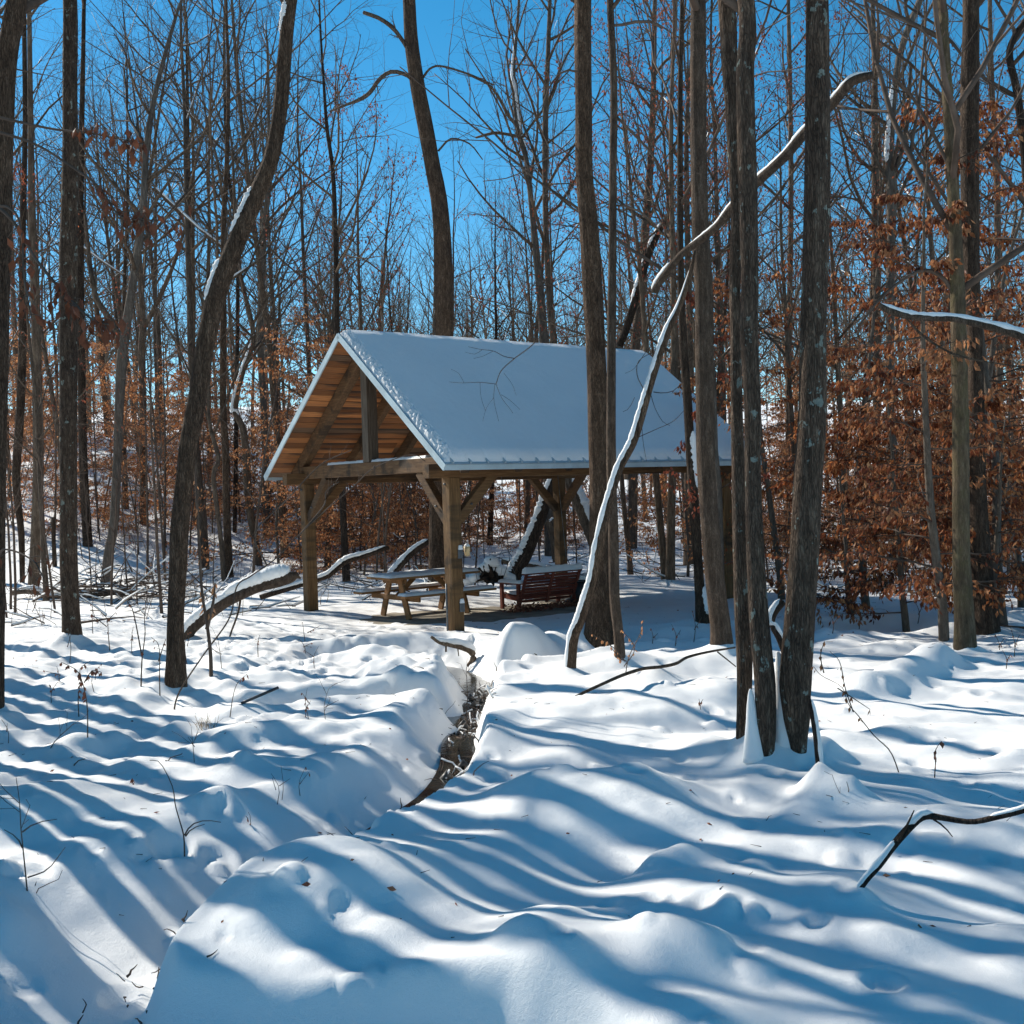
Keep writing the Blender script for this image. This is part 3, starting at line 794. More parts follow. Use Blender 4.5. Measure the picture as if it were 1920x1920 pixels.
# ---------------------------------------------------------------- pavilion
pav = empty('pavilion', (PN[0], PN[1], 0), PYAW, 'open timber picnic shelter with steep snow-covered gable roof on four posts', 'shelter')
EV, OG, OG2, HE, SL = .605, .5235, .424, 2.39, .75
CS = 1 / math.hypot(1, SL)
RY = PW / 2
Z0 = HE + .035


def under(y):
    return Z0 + SL * (min(y, PW - y) + EV)


def part(name, mat, fn, parent=pav, smooth=False, label=None):
    mb = MB(); fn(mb); o = mb.obj(name, M[mat], parent, smooth)
    if label: o['label'] = label
    return o


slab = part('concrete_pad', 'concrete', lambda mb: box(mb, (PL / 2, PW / 2 + .05, -.075), (PL + .7, PW + .8, .15)))
for v in (0, PL):
    for u in (0, PW):
        part('post', 'timber_z', lambda mb: box(mb, (v, u, 1.07), (.2, .2, 2.44), bev=.012))
for u in (0, PW):
    part('top_plate', 'timber', lambda mb: box(mb, (PL / 2, u, 2.39), (PL + .86, .17, .2), bev=.006))
trv = (0.0, PL / 2, PL)
for q, v in enumerate(trv):
    dv = .003 * q
    part('tie_beam', 'timber_y', lambda mb: box(mb, (v, RY, 2.497), (.155, PW + .36, .215), bev=.008))
    part('king_post', 'timber_grey', lambda mb: box(mb, (v, RY, (2.605 + under(RY) - .19) / 2), (.19, .19, under(RY) - .19 - 2.605), bev=.006))
    for s in (0, 1):
        y0 = -.42 if s == 0 else PW + .42
        a = np.array([v, y0, under(y0) - .105 / CS]); b_ = np.array([v, RY + (-.01 if s == 0 else .01), under(RY) - .115 / CS])
        part('rafter', 'timber_y', lambda mb: beam(mb, a, b_, .15, .2, (0, 0, 1), .008))
    if v != trv[1]:
        for u, sg in ((0, 1), (PW, -1)):
            part('knee_brace', 'timber_y', lambda mb: beam(mb, (v, u + sg * .09, 1.66), (v, u + sg * .80, 2.40), .13, .15, (0, 0, 1), .008))
for v in (.97, 1.95, 3.89, 4.87):
    for s in (0, 1):
        y0 = -.42 if s == 0 else PW + .42
        a = np.array([v, y0, under(y0) - .105 / CS]); b_ = np.array([v, RY + (-.01 if s == 0 else .01), under(RY) - .115 / CS])
        part('rafter', 'timber_y', lambda mb: beam(mb, a, b_, .12, .2, (0, 0, 1), .008))
for u in (0, PW):
    for v, sg in ((0, 1), (PL, -1)):
        part('knee_brace', 'timber', lambda mb: beam(mb, (v + sg * .09, u, 1.66), (v + sg * .75, u, 2.34), .13, .15, (0, 0, 1), .008))
part('swing_beam', 'timber', lambda mb: box(mb, (PL / 2 + .45, RY, 3.62), (3.9, .12, .18), bev=.006))

for v, u, z, ax in ((-.07, .30, 1.88, 'y'), (-.07, PW - .30, 1.88, 'y'), (-.105, .0, 2.2, 'y'), (-.105, PW, 2.2, 'y'), (.30, -.07, 1.9, 'x'), (.10, -.105, 2.15, 'x')):
    d_ = np.array((-1, 0, 0)) if ax == 'y' else np.array((0, -1, 0))
    part('bolt', 'chain', lambda mb: tube(mb, [np.array((v, u, z)) - d_ * .03, np.array((v, u, z)) + d_ * .022], .017, 8), smooth=True)

# planks of the roof deck, one by one
pl_me = MB(); box(pl_me, (0, 0, 0), (1, .132, .028)); pl_m = pl_me; pl_me = pl_m.mesh('plank', M['plank'], False); pl_dk = pl_m.mesh('plank', M['plank_dark'], False)
X0, X1 = -OG + .03, PL + OG2 - .03
slope_len = (RY + EV) / CS
ncs = int(slope_len / .1365)
prr = random.Random(5)
for s in (0, 1):
    for c in range(ncs):
        dd = (c + .5) * slope_len / ncs * CS
        y = -EV + dd if s == 0 else PW + EV - dd
        z = Z0 + SL * dd + .018 / CS
        cuts = [X0] + sorted(prr.sample([X0 + .9, X0 + 1.6, X0 + 2.3, X0 + 3.3, X0 + 4.2, X0 + 5.3], 2 if s else 1)) + [X1]
        for a_, b2 in zip(cuts[:-1], cuts[1:]):
            o = link('plank', pl_dk if prr.random() < .34 else pl_me, pav, ((a_ + b2) / 2, y, z + prr.uniform(-.003, .003)))
            o.scale = (b2 - a_ - .004, 1, 1)
            o.rotation_euler = (math.atan(SL) * (1 if s == 0 else -1), 0, 0)


def slope_box(mb, s, x0, x1, d0, d1, off, th):
    """box lying on a roof slope: d0..d1 horizontal distance in from the eave"""
    p0 = np.array([(x0 + x1) / 2, 0, 0]); m = (d0 + d1) / 2
    y = -EV + m if s == 0 else PW + EV - m
    z = Z0 + SL * m + off / CS
    a = math.atan(SL) * (1 if s == 0 else -1)
    R = np.array([[1, 0, 0], [0, math.cos(a), -math.sin(a)], [0, math.sin(a), math.cos(a)]])
    box(mb, (p0[0], y, z), (x1 - x0, (d1 - d0) / CS, th), R)


for s in (0, 1):
    part('metal_roofing', 'trim', lambda mb: slope_box(mb, s, X0 - .01, X1 + .01, -.015, RY + EV, .045, .012))
    part('rake_trim', 'trim', lambda mb: slope_box(mb, s, X0 - .035, X0 - .012, -.02, RY + EV + .01, .012, .105))
    part('rake_trim', 'trim', lambda mb: slope_box(mb, s, X1 + .012, X1 + .035, -.02, RY + EV + .01, .012, .105))
    yy = -EV - .012 if s == 0 else PW + EV + .012
    part('eave_trim', 'trim', lambda mb: box(mb, (PL / 2 - .05, yy, Z0 + .0), (X1 - X0 + .06, .018, .075)))
rib_me = MB(); box(rib_me, (0, 0, 0), (.022, .34, .03)); rib_me = rib_me.mesh('roof_rib', M['trim'], False)
for s in (0, 1):
    x = X0 + .12
    while x < X1 - .05:
        dd = .115
        o = link('roof_rib', rib_me, pav, (x, -EV + dd if s == 0 else PW + EV - dd, Z0 + SL * dd + .064 / CS))
        o.rotation_euler = (math.atan(SL) * (1 if s == 0 else -1), 0, 0)
        x += .3048


def snow_roof(mb):
    nx, ny = 270, 150
    xs = np.concatenate([np.linspace(0, .25, 36, endpoint=False), np.linspace(.25, X1 - X0 - .2, nx - 50, endpoint=False), np.linspace(X1 - X0 - .2, X1 - X0, 20)]) + X0 - .01
    h = np.concatenate([np.linspace(0, .2, 24, endpoint=False), np.linspace(.2, RY + EV - .15, 130, endpoint=False), np.linspace(RY + EV - .15, RY + EV, 12)])
    ys = np.concatenate([-EV + h, (PW + EV - h)[::-1][1:]])
    X, Y = np.meshgrid(xs, ys)
    dd = np.minimum(Y + EV, PW + EV - Y)
    base = Z0 + SL * dd + .052 / CS
    rag = .014 + .016 * perlin(Y / .05, X * 0 + 3.3, 21) + .012 * perlin(Y / .16, X * 0 + 8, 22)
    e1 = np.clip((X - xs[0] - np.maximum(rag, 0)) / .20, 0, 1)
    e2 = np.clip((xs[-1] - X) / .09, 0, 1)
    frag = .022 + .008 * perlin(X / .06, Y * 0, 23)
    ribn = np.abs((X - (X0 + .12) + .1524) % .3048 - .1524)
    frag = frag + .022 * np.exp(-(ribn / .014) ** 2)
    e3 = np.clip((dd - frag) / .13, 0, 1)
    rnd = lambda e: np.sqrt(np.clip(1 - (1 - e) ** 2, 0, 1))
    t = .105 + .014 * perlin(X / .9, Y / .7, 24) + .003 * perlin(X / .09, Y / .09, 25)
    edge = rnd(e1) * rnd(e2) * rnd(e3)
    roughe = .085 * np.sqrt(1 - e1) * perlin(X / .04, Y / .045, 26) * (e1 > 0)
    Z = base + (t + roughe) * edge - .005 * (edge <= 0) - .035 * np.exp(-((Y - RY) / .09) ** 2)
    n, m = X.shape
    i = np.arange(n - 1)[:, None] * m; j = np.arange(m - 1)[None]
    Q = np.stack([i + j, i + j + 1, i + m + j + 1, i + m + j], -1).reshape(-1, 4)
    mb.add(np.stack([X, Y, Z], -1).reshape(-1, 3), Q)


part('roof_snow', 'snow', snow_roof, smooth=True)


def snow_cap(mb, x0, x1, y0, y1, z, t, seed=0, step=.03, edge=.035):
    xs = np.linspace(x0, x1, max(6, int((x1 - x0) / step))); ys = np.linspace(y0, y1, max(6, int((y1 - y0) / step)))
    X, Y = np.meshgrid(xs, ys)
    e = np.minimum(np.minimum(X - x0, x1 - X), np.minimum(Y - y0, y1 - Y))
    e = np.clip(e / edge, 0, 1); r_ = np.sqrt(1 - (1 - e) ** 2)
    Z = z + r_ * t * (1 + .35 * perlin(X / .2, Y / .12, 40 + seed)) - .004
    n, m = X.shape
    i = np.arange(n - 1)[:, None] * m; j = np.arange(m - 1)[None]
    mb.add(np.stack([X, Y, Z], -1).reshape(-1, 3), np.stack([i + j, i + j + 1, i + m + j + 1, i + m + j], -1).reshape(-1, 4))


def tie_snow(mb):
    snow_cap(mb, -.073, .073, .55, RY - .10, 2.603, .045, 1, .02, .03)
    snow_cap(mb, -.073, .073, RY + .10, PW - .9, 2.603, .045, 2, .02, .03)


part('beam_snow', 'snow', tie_snow, smooth=True)
for z, u in ((1.18, -.115), (.40, -.115)):
    part('junction_box', 'metal', lambda mb: box(mb, (.05, u, z), (.085, .035, .13), bev=.01))
    part('box_snow', 'snow', lambda mb: snow_cap(mb, .01, .09, u - .02, u + .014, z + .065, .10, 3, .01, .035), smooth=True)
part('conduit', 'metal', lambda mb: tube(mb, [(-.125, .02, .75), (-.125, .02, .3), (-.125, .02, -.1), (-.125, .02, -.25)], .014, 8), smooth=True)
lan = empty('lantern', tuple(Matrix.Rotation(PYAW, 4, 'Z') @ Vector((.27, .03, 1.22)) + Vector((PN[0], PN[1], 0))), PYAW,
            'small tan cup-shaped lantern hooked on the near shelter post', 'lantern')
part('lantern_cup', 'amber', lambda mb: tube(mb, [(0, 0, -.09), (0, 0, 0), (0, 0, .05)], [.036, .047, .05], 14), lan, True)
part('lantern_cap', 'snow', lambda mb: tube(mb, [(0, 0, .052), (0, 0, .075), (0, 0, .10)], [.045, .04, .012], 12), lan, True)
part('lantern_hook', 'chain', lambda mb: tube(mb, [(0, 0, .10), (-.03, 0, .14), (-.17, -.0, .15)], .005, 6), lan, True)

# picnic table
px_, py_ = 1.15, 2.60
pt = Vector((PN[0], PN[1], 0)) + Matrix.Rotation(PYAW, 4, 'Z') @ Vector((px_, py_, 0))
tab = empty('picnic_table', tuple(pt), PYAW + .03, 'wooden A-frame picnic table with attached benches and thin snow, under the shelter', 'picnic table')
TZ = .70
for q in range(5):
    part('tabletop_board', 'table', lambda mb: box(mb, (0, (q - 2) * .146, TZ - .02), (1.86, .138, .038), bev=.005), tab)
for s in (-1, 1):
    for q in (0, 1):
        part('bench_board', 'table', lambda mb: box(mb, (0, s * (.59 + q * .146), .405), (1.86, .138, .038), bev=.005), tab)
    part('bench_snow', 'snow', lambda mb: snow_cap(mb, -.925, .925, s * .66 - .135, s * .66 + .135, .424, .045, 5 + s), tab, True)
    for x in (-.6, .6):
        part('leg', 'table', lambda mb: beam(mb, (x + .045 * s, s * .22, TZ - .04), (x + .045 * s, s * .47, .0), .04, .13, (0, 1, 0), .004), tab)
for x in (-.6, .6):
    part('bench_support', 'table', lambda mb: box(mb, (x - .045 * np.sign(x) * 0 + (.0), 0, .345), (.036, 1.46, .09), bev=.004), tab)
    part('top_cleat', 'table', lambda mb: box(mb, (x, 0, TZ - .082), (.036, .70, .08), bev=.004), tab)
    part('brace', 'table', lambda mb: beam(mb, (x * .94, 0, .36), (x * .35, 0, TZ - .05), .04, .08, (0, 0, 1), .004), tab)
part('table_snow', 'snow', lambda mb: snow_cap(mb, -.925, .925, -.358, .358, TZ, .05, 9, edge=.05), tab, True)

# porch swing resting low under the shelter
sp = Vector((PN[0], PN[1], 0)) + Matrix.Rotation(PYAW, 4, 'Z') @ Vector((3.165, 1.74, .02))
sw = empty('porch_swing', tuple(sp), PYAW, 'dark red slatted porch swing hung low on chains, back turned, snow on its top rail', 'swing bench')
sb = lambda f: np.array([0, .06 - .20 * f, .10 + .50 * f])
for q in range(9):
    f = (q + .5) / 9.4
    c = sb(f)
    part('back_slat', 'red', lambda mb: box(mb, (0, c[1], c[2]), (1.2, .016, .044), np.array([[1, 0, 0], [0, .93, -.37], [0, .37, .93]])), sw)
for x in (-.60, 0, .60):
    part('back_upright', 'red', lambda mb: beam(mb, sb(-.05) + (x, -.022, 0), sb(1.02) + (x, -.022, 0), .06, .028, (0, 1, .3), .004), sw)
part('top_rail', 'red', lambda mb: box(mb, sb(1.02), (1.3, .07, .035), bev=.004), sw)
part('rail_snow', 'snow', lambda mb: snow_cap(mb, -.66, .66, sb(1.02)[1] - .06, sb(1.02)[1] + .06, sb(1.02)[2] + .016, .105, 12, .02, .055), sw, True)
for q in range(6):
    part('seat_slat', 'red', lambda mb: box(mb, (0, .10 + q * .075, .20 + .012 * q), (1.2, .062, .018)), sw)
part('seat_snow', 'snow', lambda mb: snow_cap(mb, -.59, .59, .08, .50, .245, .05, 14), sw, True)
for x in (-.64, .64):
    part('arm_rest', 'red', lambda mb: box(mb, (x, .25, .44), (.09, .62, .026), bev=.004), sw)
    part('arm_snow', 'snow', lambda mb: snow_cap(mb, x - .055, x + .055, -.07, .56, .452, .055, 15, .02, .045), sw, True)
    part('arm_post', 'red', lambda mb: beam(mb, (x, .50, -.02), (x, .50, .43), .05, .07, (0, 1, 0), .004), sw)
    part('arm_post', 'red', lambda mb: beam(mb, (x, .02, -.02), (x, .02, .43), .05, .07, (0, 1, 0), .004), sw)
    part('seat_frame', 'red', lambda mb: beam(mb, (x * .98, .0, .17), (x * .98, .55, .22), .035, .08, (0, 0, 1), .004), sw)

    def chain(mb):
        ap = np.array([x, .25, .85]); top = np.array([x, PW / 2 - 1.74, 3.55])
        for a_, b2 in (((x, .50, .44), ap), ((x, .0, .44), ap), (ap, top)):
            a_ = np.array(a_, float); n = int(np.linalg.norm(b2 - a_) / .034)
            for z in range(n):
                p0 = a_ + (b2 - a_) * z / n; p1 = a_ + (b2 - a_) * (z + 1.25) / n
                tube(mb, [p0 + (0, 0.003 * (z % 2), 0), p1], .0058 if z % 2 else .0075, 4, False)
    part('chain', 'chain', chain, sw)

# black bin
bp = Vector((PN[0], PN[1], 0)) + Matrix.Rotation(PYAW, 4, 'Z') @ Vector((4.05, 1.80, 0))
bn = empty('trash_bin', tuple(bp), .3, 'low black tub-shaped bin with snow on its lid, right of the red swing', 'bin')
part('bin_body', 'black', lambda mb: tube(mb, [(0, 0, .0), (0, 0, .10), (0, 0, .40)], [.26, .27, .30], 28), bn, True)
part('bin_rim', 'black', lambda mb: tube(mb, [(0, 0, .385), (0, 0, .40), (0, 0, .43), (0, 0, .445)], [.31, .335, .335, .31], 28), bn, True)
part('bin_base', 'black', lambda mb: tube(mb, [(0, 0, .0), (0, 0, .05), (0, 0, .075)], [.37, .38, .33], 28), bn, True)
part('bin_snow', 'snow', lambda mb: tube(mb, [(0, 0, .445), (0, 0, .48), (0.01, 0, .52), (0, 0, .53)], [.29, .27, .17, .03], 24, noise=.2), bn, True)
part('bin_handle', 'twig_light', lambda mb: tube(mb, [(-.33, -.1, .07), (-.25, -.15, .24)], .014, 6), bn, True)

# leaf litter under the swing
lv = Leaves(); r = np.random.default_rng(11)
for _ in range(900):
    v = r.uniform(2.2, 4.1); u = r.normal(1.62, .10 + .08 * r.random())
    w = Matrix.Rotation(PYAW, 3, 'Z') @ Vector((v, u, 0))
    lv.put((PN[0] + w[0], PN[1] + w[1], max(tz(PN[0] + w[0], PN[1] + w[1]), 0) + .008 + .045 * abs(r.normal())), r.normal(0, 1, 3) * (1, 1, .15), r.uniform(.05, .08))
tag(link('leaf_litter', leaf_mesh('leaf_litter', lv, M['litter'], 12, 0.05)), 'drift of curled reddish leaves on the slab under the swing', 'leaf litter', kind='stuff')

# ---------------------------------------------------------------- traced trees built
BPOS = []


def world_line(pts, D, dD=None, n=None):
    W = np.array([pix(p[0], p[1], D + (0 if dD is None else dD[i])) for i, p in enumerate(pts)])
    R = np.array([p[2] for p in pts]) / 2 * D / F
    return W, R


def resample(W, R, step):
    L = np.concatenate([[0], np.cumsum(np.linalg.norm(np.diff(W, axis=0), axis=1))])
    n = max(4, int(L[-1] / step))
    Wn = catmull(W, n)
    Rn = np.interp(np.linspace(0, len(W) - 1, n), np.arange(len(W)), R)
    return Wn, Rn


def snow_strip(mb, W, R, k0, k1, th, seed=0, step=.04):
    """snow lying on the upper side of a limb between control points k0..k1 (fractions)"""
    n = max(6, int(np.linalg.norm(W[min(int(k1) + 1, len(W) - 1)] - W[int(k0)]) / step))
    T = np.linspace(k0, k1, n)
    full = catmull(W, 400); fr = np.linspace(0, len(W) - 1, 400)
    P = np.stack([np.interp(T, fr, full[:, i]) for i in range(3)], 1)
    rr = np.interp(T, np.arange(len(W)), R)
    t = nrm(np.gradient(P, axis=0)); up = nrm(np.array([0, 0, 1.0]) - t * t[:, 2:3])
    e = np.sqrt(np.clip(1 - np.abs(np.linspace(-1, 1, n)) ** 6, .02, 1))
    nz = 1 + .35 * perlin(np.linspace(0, n * step / .09, n), np.zeros(n), 50 + seed) + .22 * perlin(np.linspace(0, n * step / .035, n), np.zeros(n), 60 + seed)
    P = P + up * (rr * (.55 + th * .6))[:, None]
    tube(mb, P, (rr * .62 + rr * th * .42) * e * nz, 10, noise=.1, seed=seed)


for ti, t in enumerate(TREES):
    D = t['D']; W, R = world_line(t['p'], D)
    R[0] *= 1.0
    base = W[0].copy(); gz = tz(base[0], base[1])
    dn = nrm(W[0] - W[1]); dn = nrm(dn * .6 + np.array([0, 0, -.4]))
    W = np.concatenate([[W[0] + dn * .45], W]); R = np.concatenate([[R[0] * 1.12], R])
    # carry the stem on above the frame
    d = nrm(W[-1] - W[-2]); r = np.random.default_rng(100 + ti)
    ext = []; er = []
    p = W[-1]; rad = R[-1]
    top = t['H'] * (.95 + .1 * r.random())
    k = max(3, int((top - p[2]) / 1.3)) if top > p[2] + 1 else 2
    for q in range(k):
        d = nrm(d + r.normal(0, .06, 3) + np.array([0, 0, .10])); p = p + d * max(.6, (top - W[-1][2]) / k)
        ext.append(p); er.append(rad * (1 - (q + 1) / k * .85))
    nb = len(W)
    W2 = np.concatenate([W, ext]); R2 = np.concatenate([R, er])
    tree = empty('tree', tuple(base), 0, t['l'], 'tree', None)
    BPOS.append((base[0], base[1], .7))
    Wl = W2 - base
    Ws, Rs = resample(Wl, R2, .16 if D < 20 else .4)
    mb = MB(); tube(mb, Ws, Rs, t.get('sides', 10), noise=.05 if D < 30 else .03, seed=ti)
    mb.obj('trunk', M[t['m']], tree)
    cm = MB()
    nc = t.get('crown', 0)
    tot = np.concatenate([[0], np.cumsum(np.linalg.norm(np.diff(Wl, axis=0), axis=1))])
    # limbs on the part above the frame, and some on the upper visible stem for distant trees
    z_lo = Wl[nb - 1][2] * (.55 if nc else .98)
    n1 = (nc + 8) if nc else 8
    full = catmull(Wl, 300); rr = np.interp(np.linspace(0, len(Wl) - 1, 300), np.arange(len(Wl)), R2)
    cand = np.where(full[:, 2] > z_lo)[0]
    az = r.uniform(0, 6)
    for q in np.linspace(0, len(cand) - 1, n1).astype(int):
        i_ = cand[q]; az += 2.4 + r.normal(0, .3); el = r.uniform(.45, 1.05)
        dd = np.array([math.cos(az) * math.cos(el), math.sin(az) * math.cos(el), math.sin(el)])
        fr = (full[i_, 2] - z_lo) / max(1e-3, full[-1, 2] - z_lo)
        grow(cm, full[i_], dd, (4.2 * (1 - fr) + 1.2) * r.uniform(.55, 1.1), min(rr[i_] * .6, .05), 0, 2 if D < 22 else 3, r, BARE)
    for limb in t.get('limbs', []):
        Wb, Rb = world_line(limb, D)
        jit = np.concatenate([[0], np.cumsum(r.normal(0, .06, len(limb) - 1))])
        Wb = Wb + CF * jit[:, None] - base
        a_, b2 = resample(Wb, Rb, .12)
        tube(cm, a_, b2, 7, noise=.06, seed=ti)
        for q in range(max(2, int(len(a_) / 4))):
            i_ = r.integers(len(a_) // 3, len(a_)); tt = nrm(a_[min(i_ + 1, len(a_) - 1)] - a_[i_ - 1])
            grow(cm, a_[i_], perp_dir(tt, r.uniform(.5, 1), r.uniform(0, 6.3), r), r.uniform(.3, 1.0), b2[i_] * .35, 1, 3, r, BARE)
    if cm.n: cm.obj('crown', M['bark_far' if D > 20 else 'twig'], tree)
    if 'snow' in t:
        for q, (k0, k1, th_) in enumerate(t['snow']):
            sm = MB(); snow_strip(sm, Wl, R2, k0 + 1, k1 + 1, th_, ti + q)
            sm.obj('trunk_snow', M['snow'], tree)

print('heroes done')
for ow, lab, D, pts in (('tall dark trunk', 'snow packed between the stems', TREES[26]['D'] + .06, [(1480, 1410, 60), (1468, 1350, 34), (1466, 1290, 24), (1462, 1240, 16), (1458, 1222, 6)]),
                        ('right stem', 'snow packed between the stems', TREES[25]['D'], [(1415, 1400, 44), (1410, 1350, 22), (1408, 1310, 13), (1407, 1292, 5)])):
    own = [o for o in bpy.data.objects if o.get('label') and o['label'].startswith(ow) and o.parent is None][0]
    W, R = world_line(pts, D); W = W - np.array(own.location); W[0][2] -= .1
    a_, b2 = resample(W, R, .02); mb = MB(); tube(mb, a_, b2, 12, noise=.12, seed=3)
    mb.obj('packed_snow', M['snow'], own)



# ---------------------------------------------------------------- logs, leaning stems, branches
def stick(name, label, cat, pts, D, mat='bark_far', snow=None, twigs=(), dD=None, sides=10, seed=0, rough=.10, group=None, step=.06, base_i=0, sink=0):
    W, R = world_line(pts, D, dD)
    if sink: W[0] = W[0] + np.array([0, 0, -sink])
    base = W[base_i].copy()
    e = empty(name, tuple(base), 0, label, cat, group)
    Wl = W - base
    a_, b2 = resample(Wl, R, step)
    mb = MB(); tube(mb, a_, b2, sides, noise=rough, seed=seed)
    mb.obj({'log': 'log_bark', 'tree': 'trunk'}.get(name, 'stem'), M[mat], e)
    if twigs:
        for tw in twigs:
            tm = MB()
            Wt, Rt = world_line(tw, D if dD is None else D + np.mean(dD)); Wt = Wt - base
            a2, r2 = resample(Wt, Rt, .05); tube(tm, a2, r2, 5, noise=.1)
            tm.obj('side_twig', M[mat], e)
    if snow:
        for q, (k0, k1, th_) in enumerate(snow):
            sm = MB(); snow_strip(sm, Wl, R, k0, k1, th_, seed + q, .03)
            sm.obj('branch_snow', M['snow'], e)
    return e


D1 = Ds
stick('tree', 'thin leaning dead stem plastered white with snow, slanting across the shelter roof', 'leaning tree',
      [(1066, 1276, 22), (1074, 1206, 19), (1088, 1164, 18), (1101, 1122, 17), (1113, 1081, 16), (1121, 1033, 17), (1136, 965, 16), (1147, 925, 15), (1163, 876, 15), (1187, 830, 15), (1204, 776, 15), (1217, 730, 14), (1236, 668, 14), (1253, 618, 13), (1274, 574, 11), (1294, 513, 9), (1303, 470, 5)],
      D1, 'bark', snow=[(0.0, 15.2, .38)], seed=1, sink=.25,
      twigs=[[(1206, 728, 1.8), (1195, 705, 1.8), (1196, 680, 1.5), (1215, 665, 1.3), (1250, 655, 1)], [(1225, 735, 1.8), (1245, 737, 1.6), (1262, 733, 1.4), (1275, 722, 1.1), (1282, 712, .8)], [(1221, 742, 1.4), (1228, 765, 1.2), (1242, 790, 1), (1256, 798, .9)], [(1196, 820, 1.5), (1230, 805, 1.3), (1262, 790, 1.1), (1284, 768, .8)], [(1203, 795, 1.2), (1206, 830, 1), (1212, 865, .8)], [(1236, 640, 1.2), (1215, 655, 1), (1190, 690, .8), (1172, 700, .6)], [(1190, 745, 1.1), (1180, 765, .9), (1168, 772, .7)]])
stick('tree', 'long broken leaning trunk with snow along its top, lodged high in the right-hand trunks', 'leaning tree',
      [(1226, 547, 14), (1242, 522, 17), (1275, 480, 15), (1311, 452, 15), (1346, 423, 15), (1375, 385, 15), (1424, 338, 18), (1470, 296, 18), (1509, 250, 18), (1562, 193, 18), (1598, 152, 17), (1637, 140, 12)],
      11.2, 'bark_fine', snow=[(0, 1.6, .6), (2.2, 11, .35)], seed=2,
      dD=[1.5, 1.4, 1.2, 1, .8, .6, .3, 0, -.2, -.5, -.7, -.8])
stick('tree', 'snow-striped fallen trunk leaning from behind the swing up past the shelter roof', 'leaning tree',
      [(948, 1108, 30), (968, 1070, 26), (985, 1040, 24), (1012, 975, 21), (1037, 905, 18), (1090, 800, 16), (1155, 662, 14), (1182, 592, 14), (1214, 482, 14), (1236, 433, 12), (1256, 400, 8)],
      24.6, 'bark_dark', snow=[(.2, 4.5, .35), (7.2, 8.0, .15), (8.2, 9.4, .2)], seed=3, sink=.3, step=.15)
stick('tree', 'snow-topped leaning trunk behind the far shelter post, sloping down to the right', 'leaning tree',
      [(1040, 820, 18), (1062, 890, 20), (1085, 945, 21), (1108, 1005, 21), (1135, 1075, 22)], 26, 'bark_far', snow=[(.1, 3.6, .6)], seed=4, step=.15)
stick('log', 'thick broken log with tall snow cap and torn end, left of the shelter', 'log',
      [(338, 1222, 22), (352, 1188, 23), (385, 1156, 23), (430, 1125, 22), (480, 1102, 23), (520, 1090, 27), (545, 1083, 22), (558, 1076, 10)], 16.8, 'bark_fine',
      snow=[(.6, 3.4, .6), (2.9, 6.3, 1.15)], seed=5, rough=.22, twigs=[[(452, 1115, 5), (446, 1150, 4), (432, 1190, 3.5), (428, 1215, 3)], [(540, 1084, 8), (556, 1082, 5), (564, 1084, 3)]], sink=.1)
stick('log', 'long thin snow-topped pole leaning beyond the left shelter post', 'log',
      [(488, 1120, 10), (560, 1098, 10), (610, 1082, 10), (625, 1072, 10), (650, 1052, 11), (690, 1040, 10), (728, 1026, 9)], 22.3, 'bark_dark', snow=[(.2, 5.9, .75)], seed=6, step=.12)
stick('log', 'snow-topped log slanting up behind the picnic table', 'log',
      [(728, 1090, 11), (742, 1070, 12), (765, 1045, 12), (785, 1027, 11), (806, 1014, 9)], 25.5, 'bark_dark', snow=[(.2, 3.9, .8)], seed=7, step=.12)
stick('log', 'low fallen log with snow ridge between the two left trunks', 'log',
      [(20, 1112, 9), (60, 1108, 12), (90, 1118, 13), (130, 1118, 12), (200, 1112, 11), (275, 1108, 8)], ground(110, 1122)[0], 'bark_far', snow=[(.2, 4.8, .7)], seed=8, step=.15)
stick('log', 'curved fallen branch arching over the snow behind the swing', 'log',
      [(940, 1052, 9), (975, 1058, 10), (1010, 1062, 9), (1024, 1072, 9), (1028, 1086, 8)], 25.5, 'bark_far', snow=[(0, 2.6, .8)], seed=9, step=.12)
stick('log', 'snow-covered root stub overhanging the creek bank beside the near post', 'log',
      [(808, 1194, 5), (825, 1204, 9), (845, 1208, 12), (868, 1213, 14), (884, 1222, 13), (887, 1236, 12), (878, 1250, 9)], 14.9, 'bark_far', snow=[(.3, 4.2, .9)], seed=10,
      twigs=[[(836, 1208, 4), (836, 1222, 4)], [(858, 1214, 3), (860, 1230, 2)]], step=.04)
stick('branch', 'bent dark branch poking out of the snow at lower right, elbow capped with snow', 'branch',
      [(1601, 1700, 12), (1607, 1680, 12), (1622, 1652, 14), (1648, 1622, 15), (1672, 1590, 15), (1690, 1568, 16), (1712, 1545, 15), (1733, 1530, 15), (1765, 1533, 11), (1820, 1541, 10), (1868, 1532, 11), (1925, 1517, 12), (1990, 1490, 12), (2060, 1470, 10)],
      D5, 'bark_dark', snow=[(1.2, 4.5, .25), (5.6, 7.6, .75), (9.8, 12.5, .5)], seed=11, step=.03, sink=.06, rough=.14,
      dD=[0, 0, 0, .02, .05, .08, .1, .12, .1, .05, 0, -.06, -.1, -.15],
      twigs=[[(1683, 1578, 6), (1698, 1553, 5), (1708, 1532, 3.5), (1714, 1519, 2)], [(1750, 1536, 4), (1770, 1550, 3), (1786, 1569, 1.8)]])
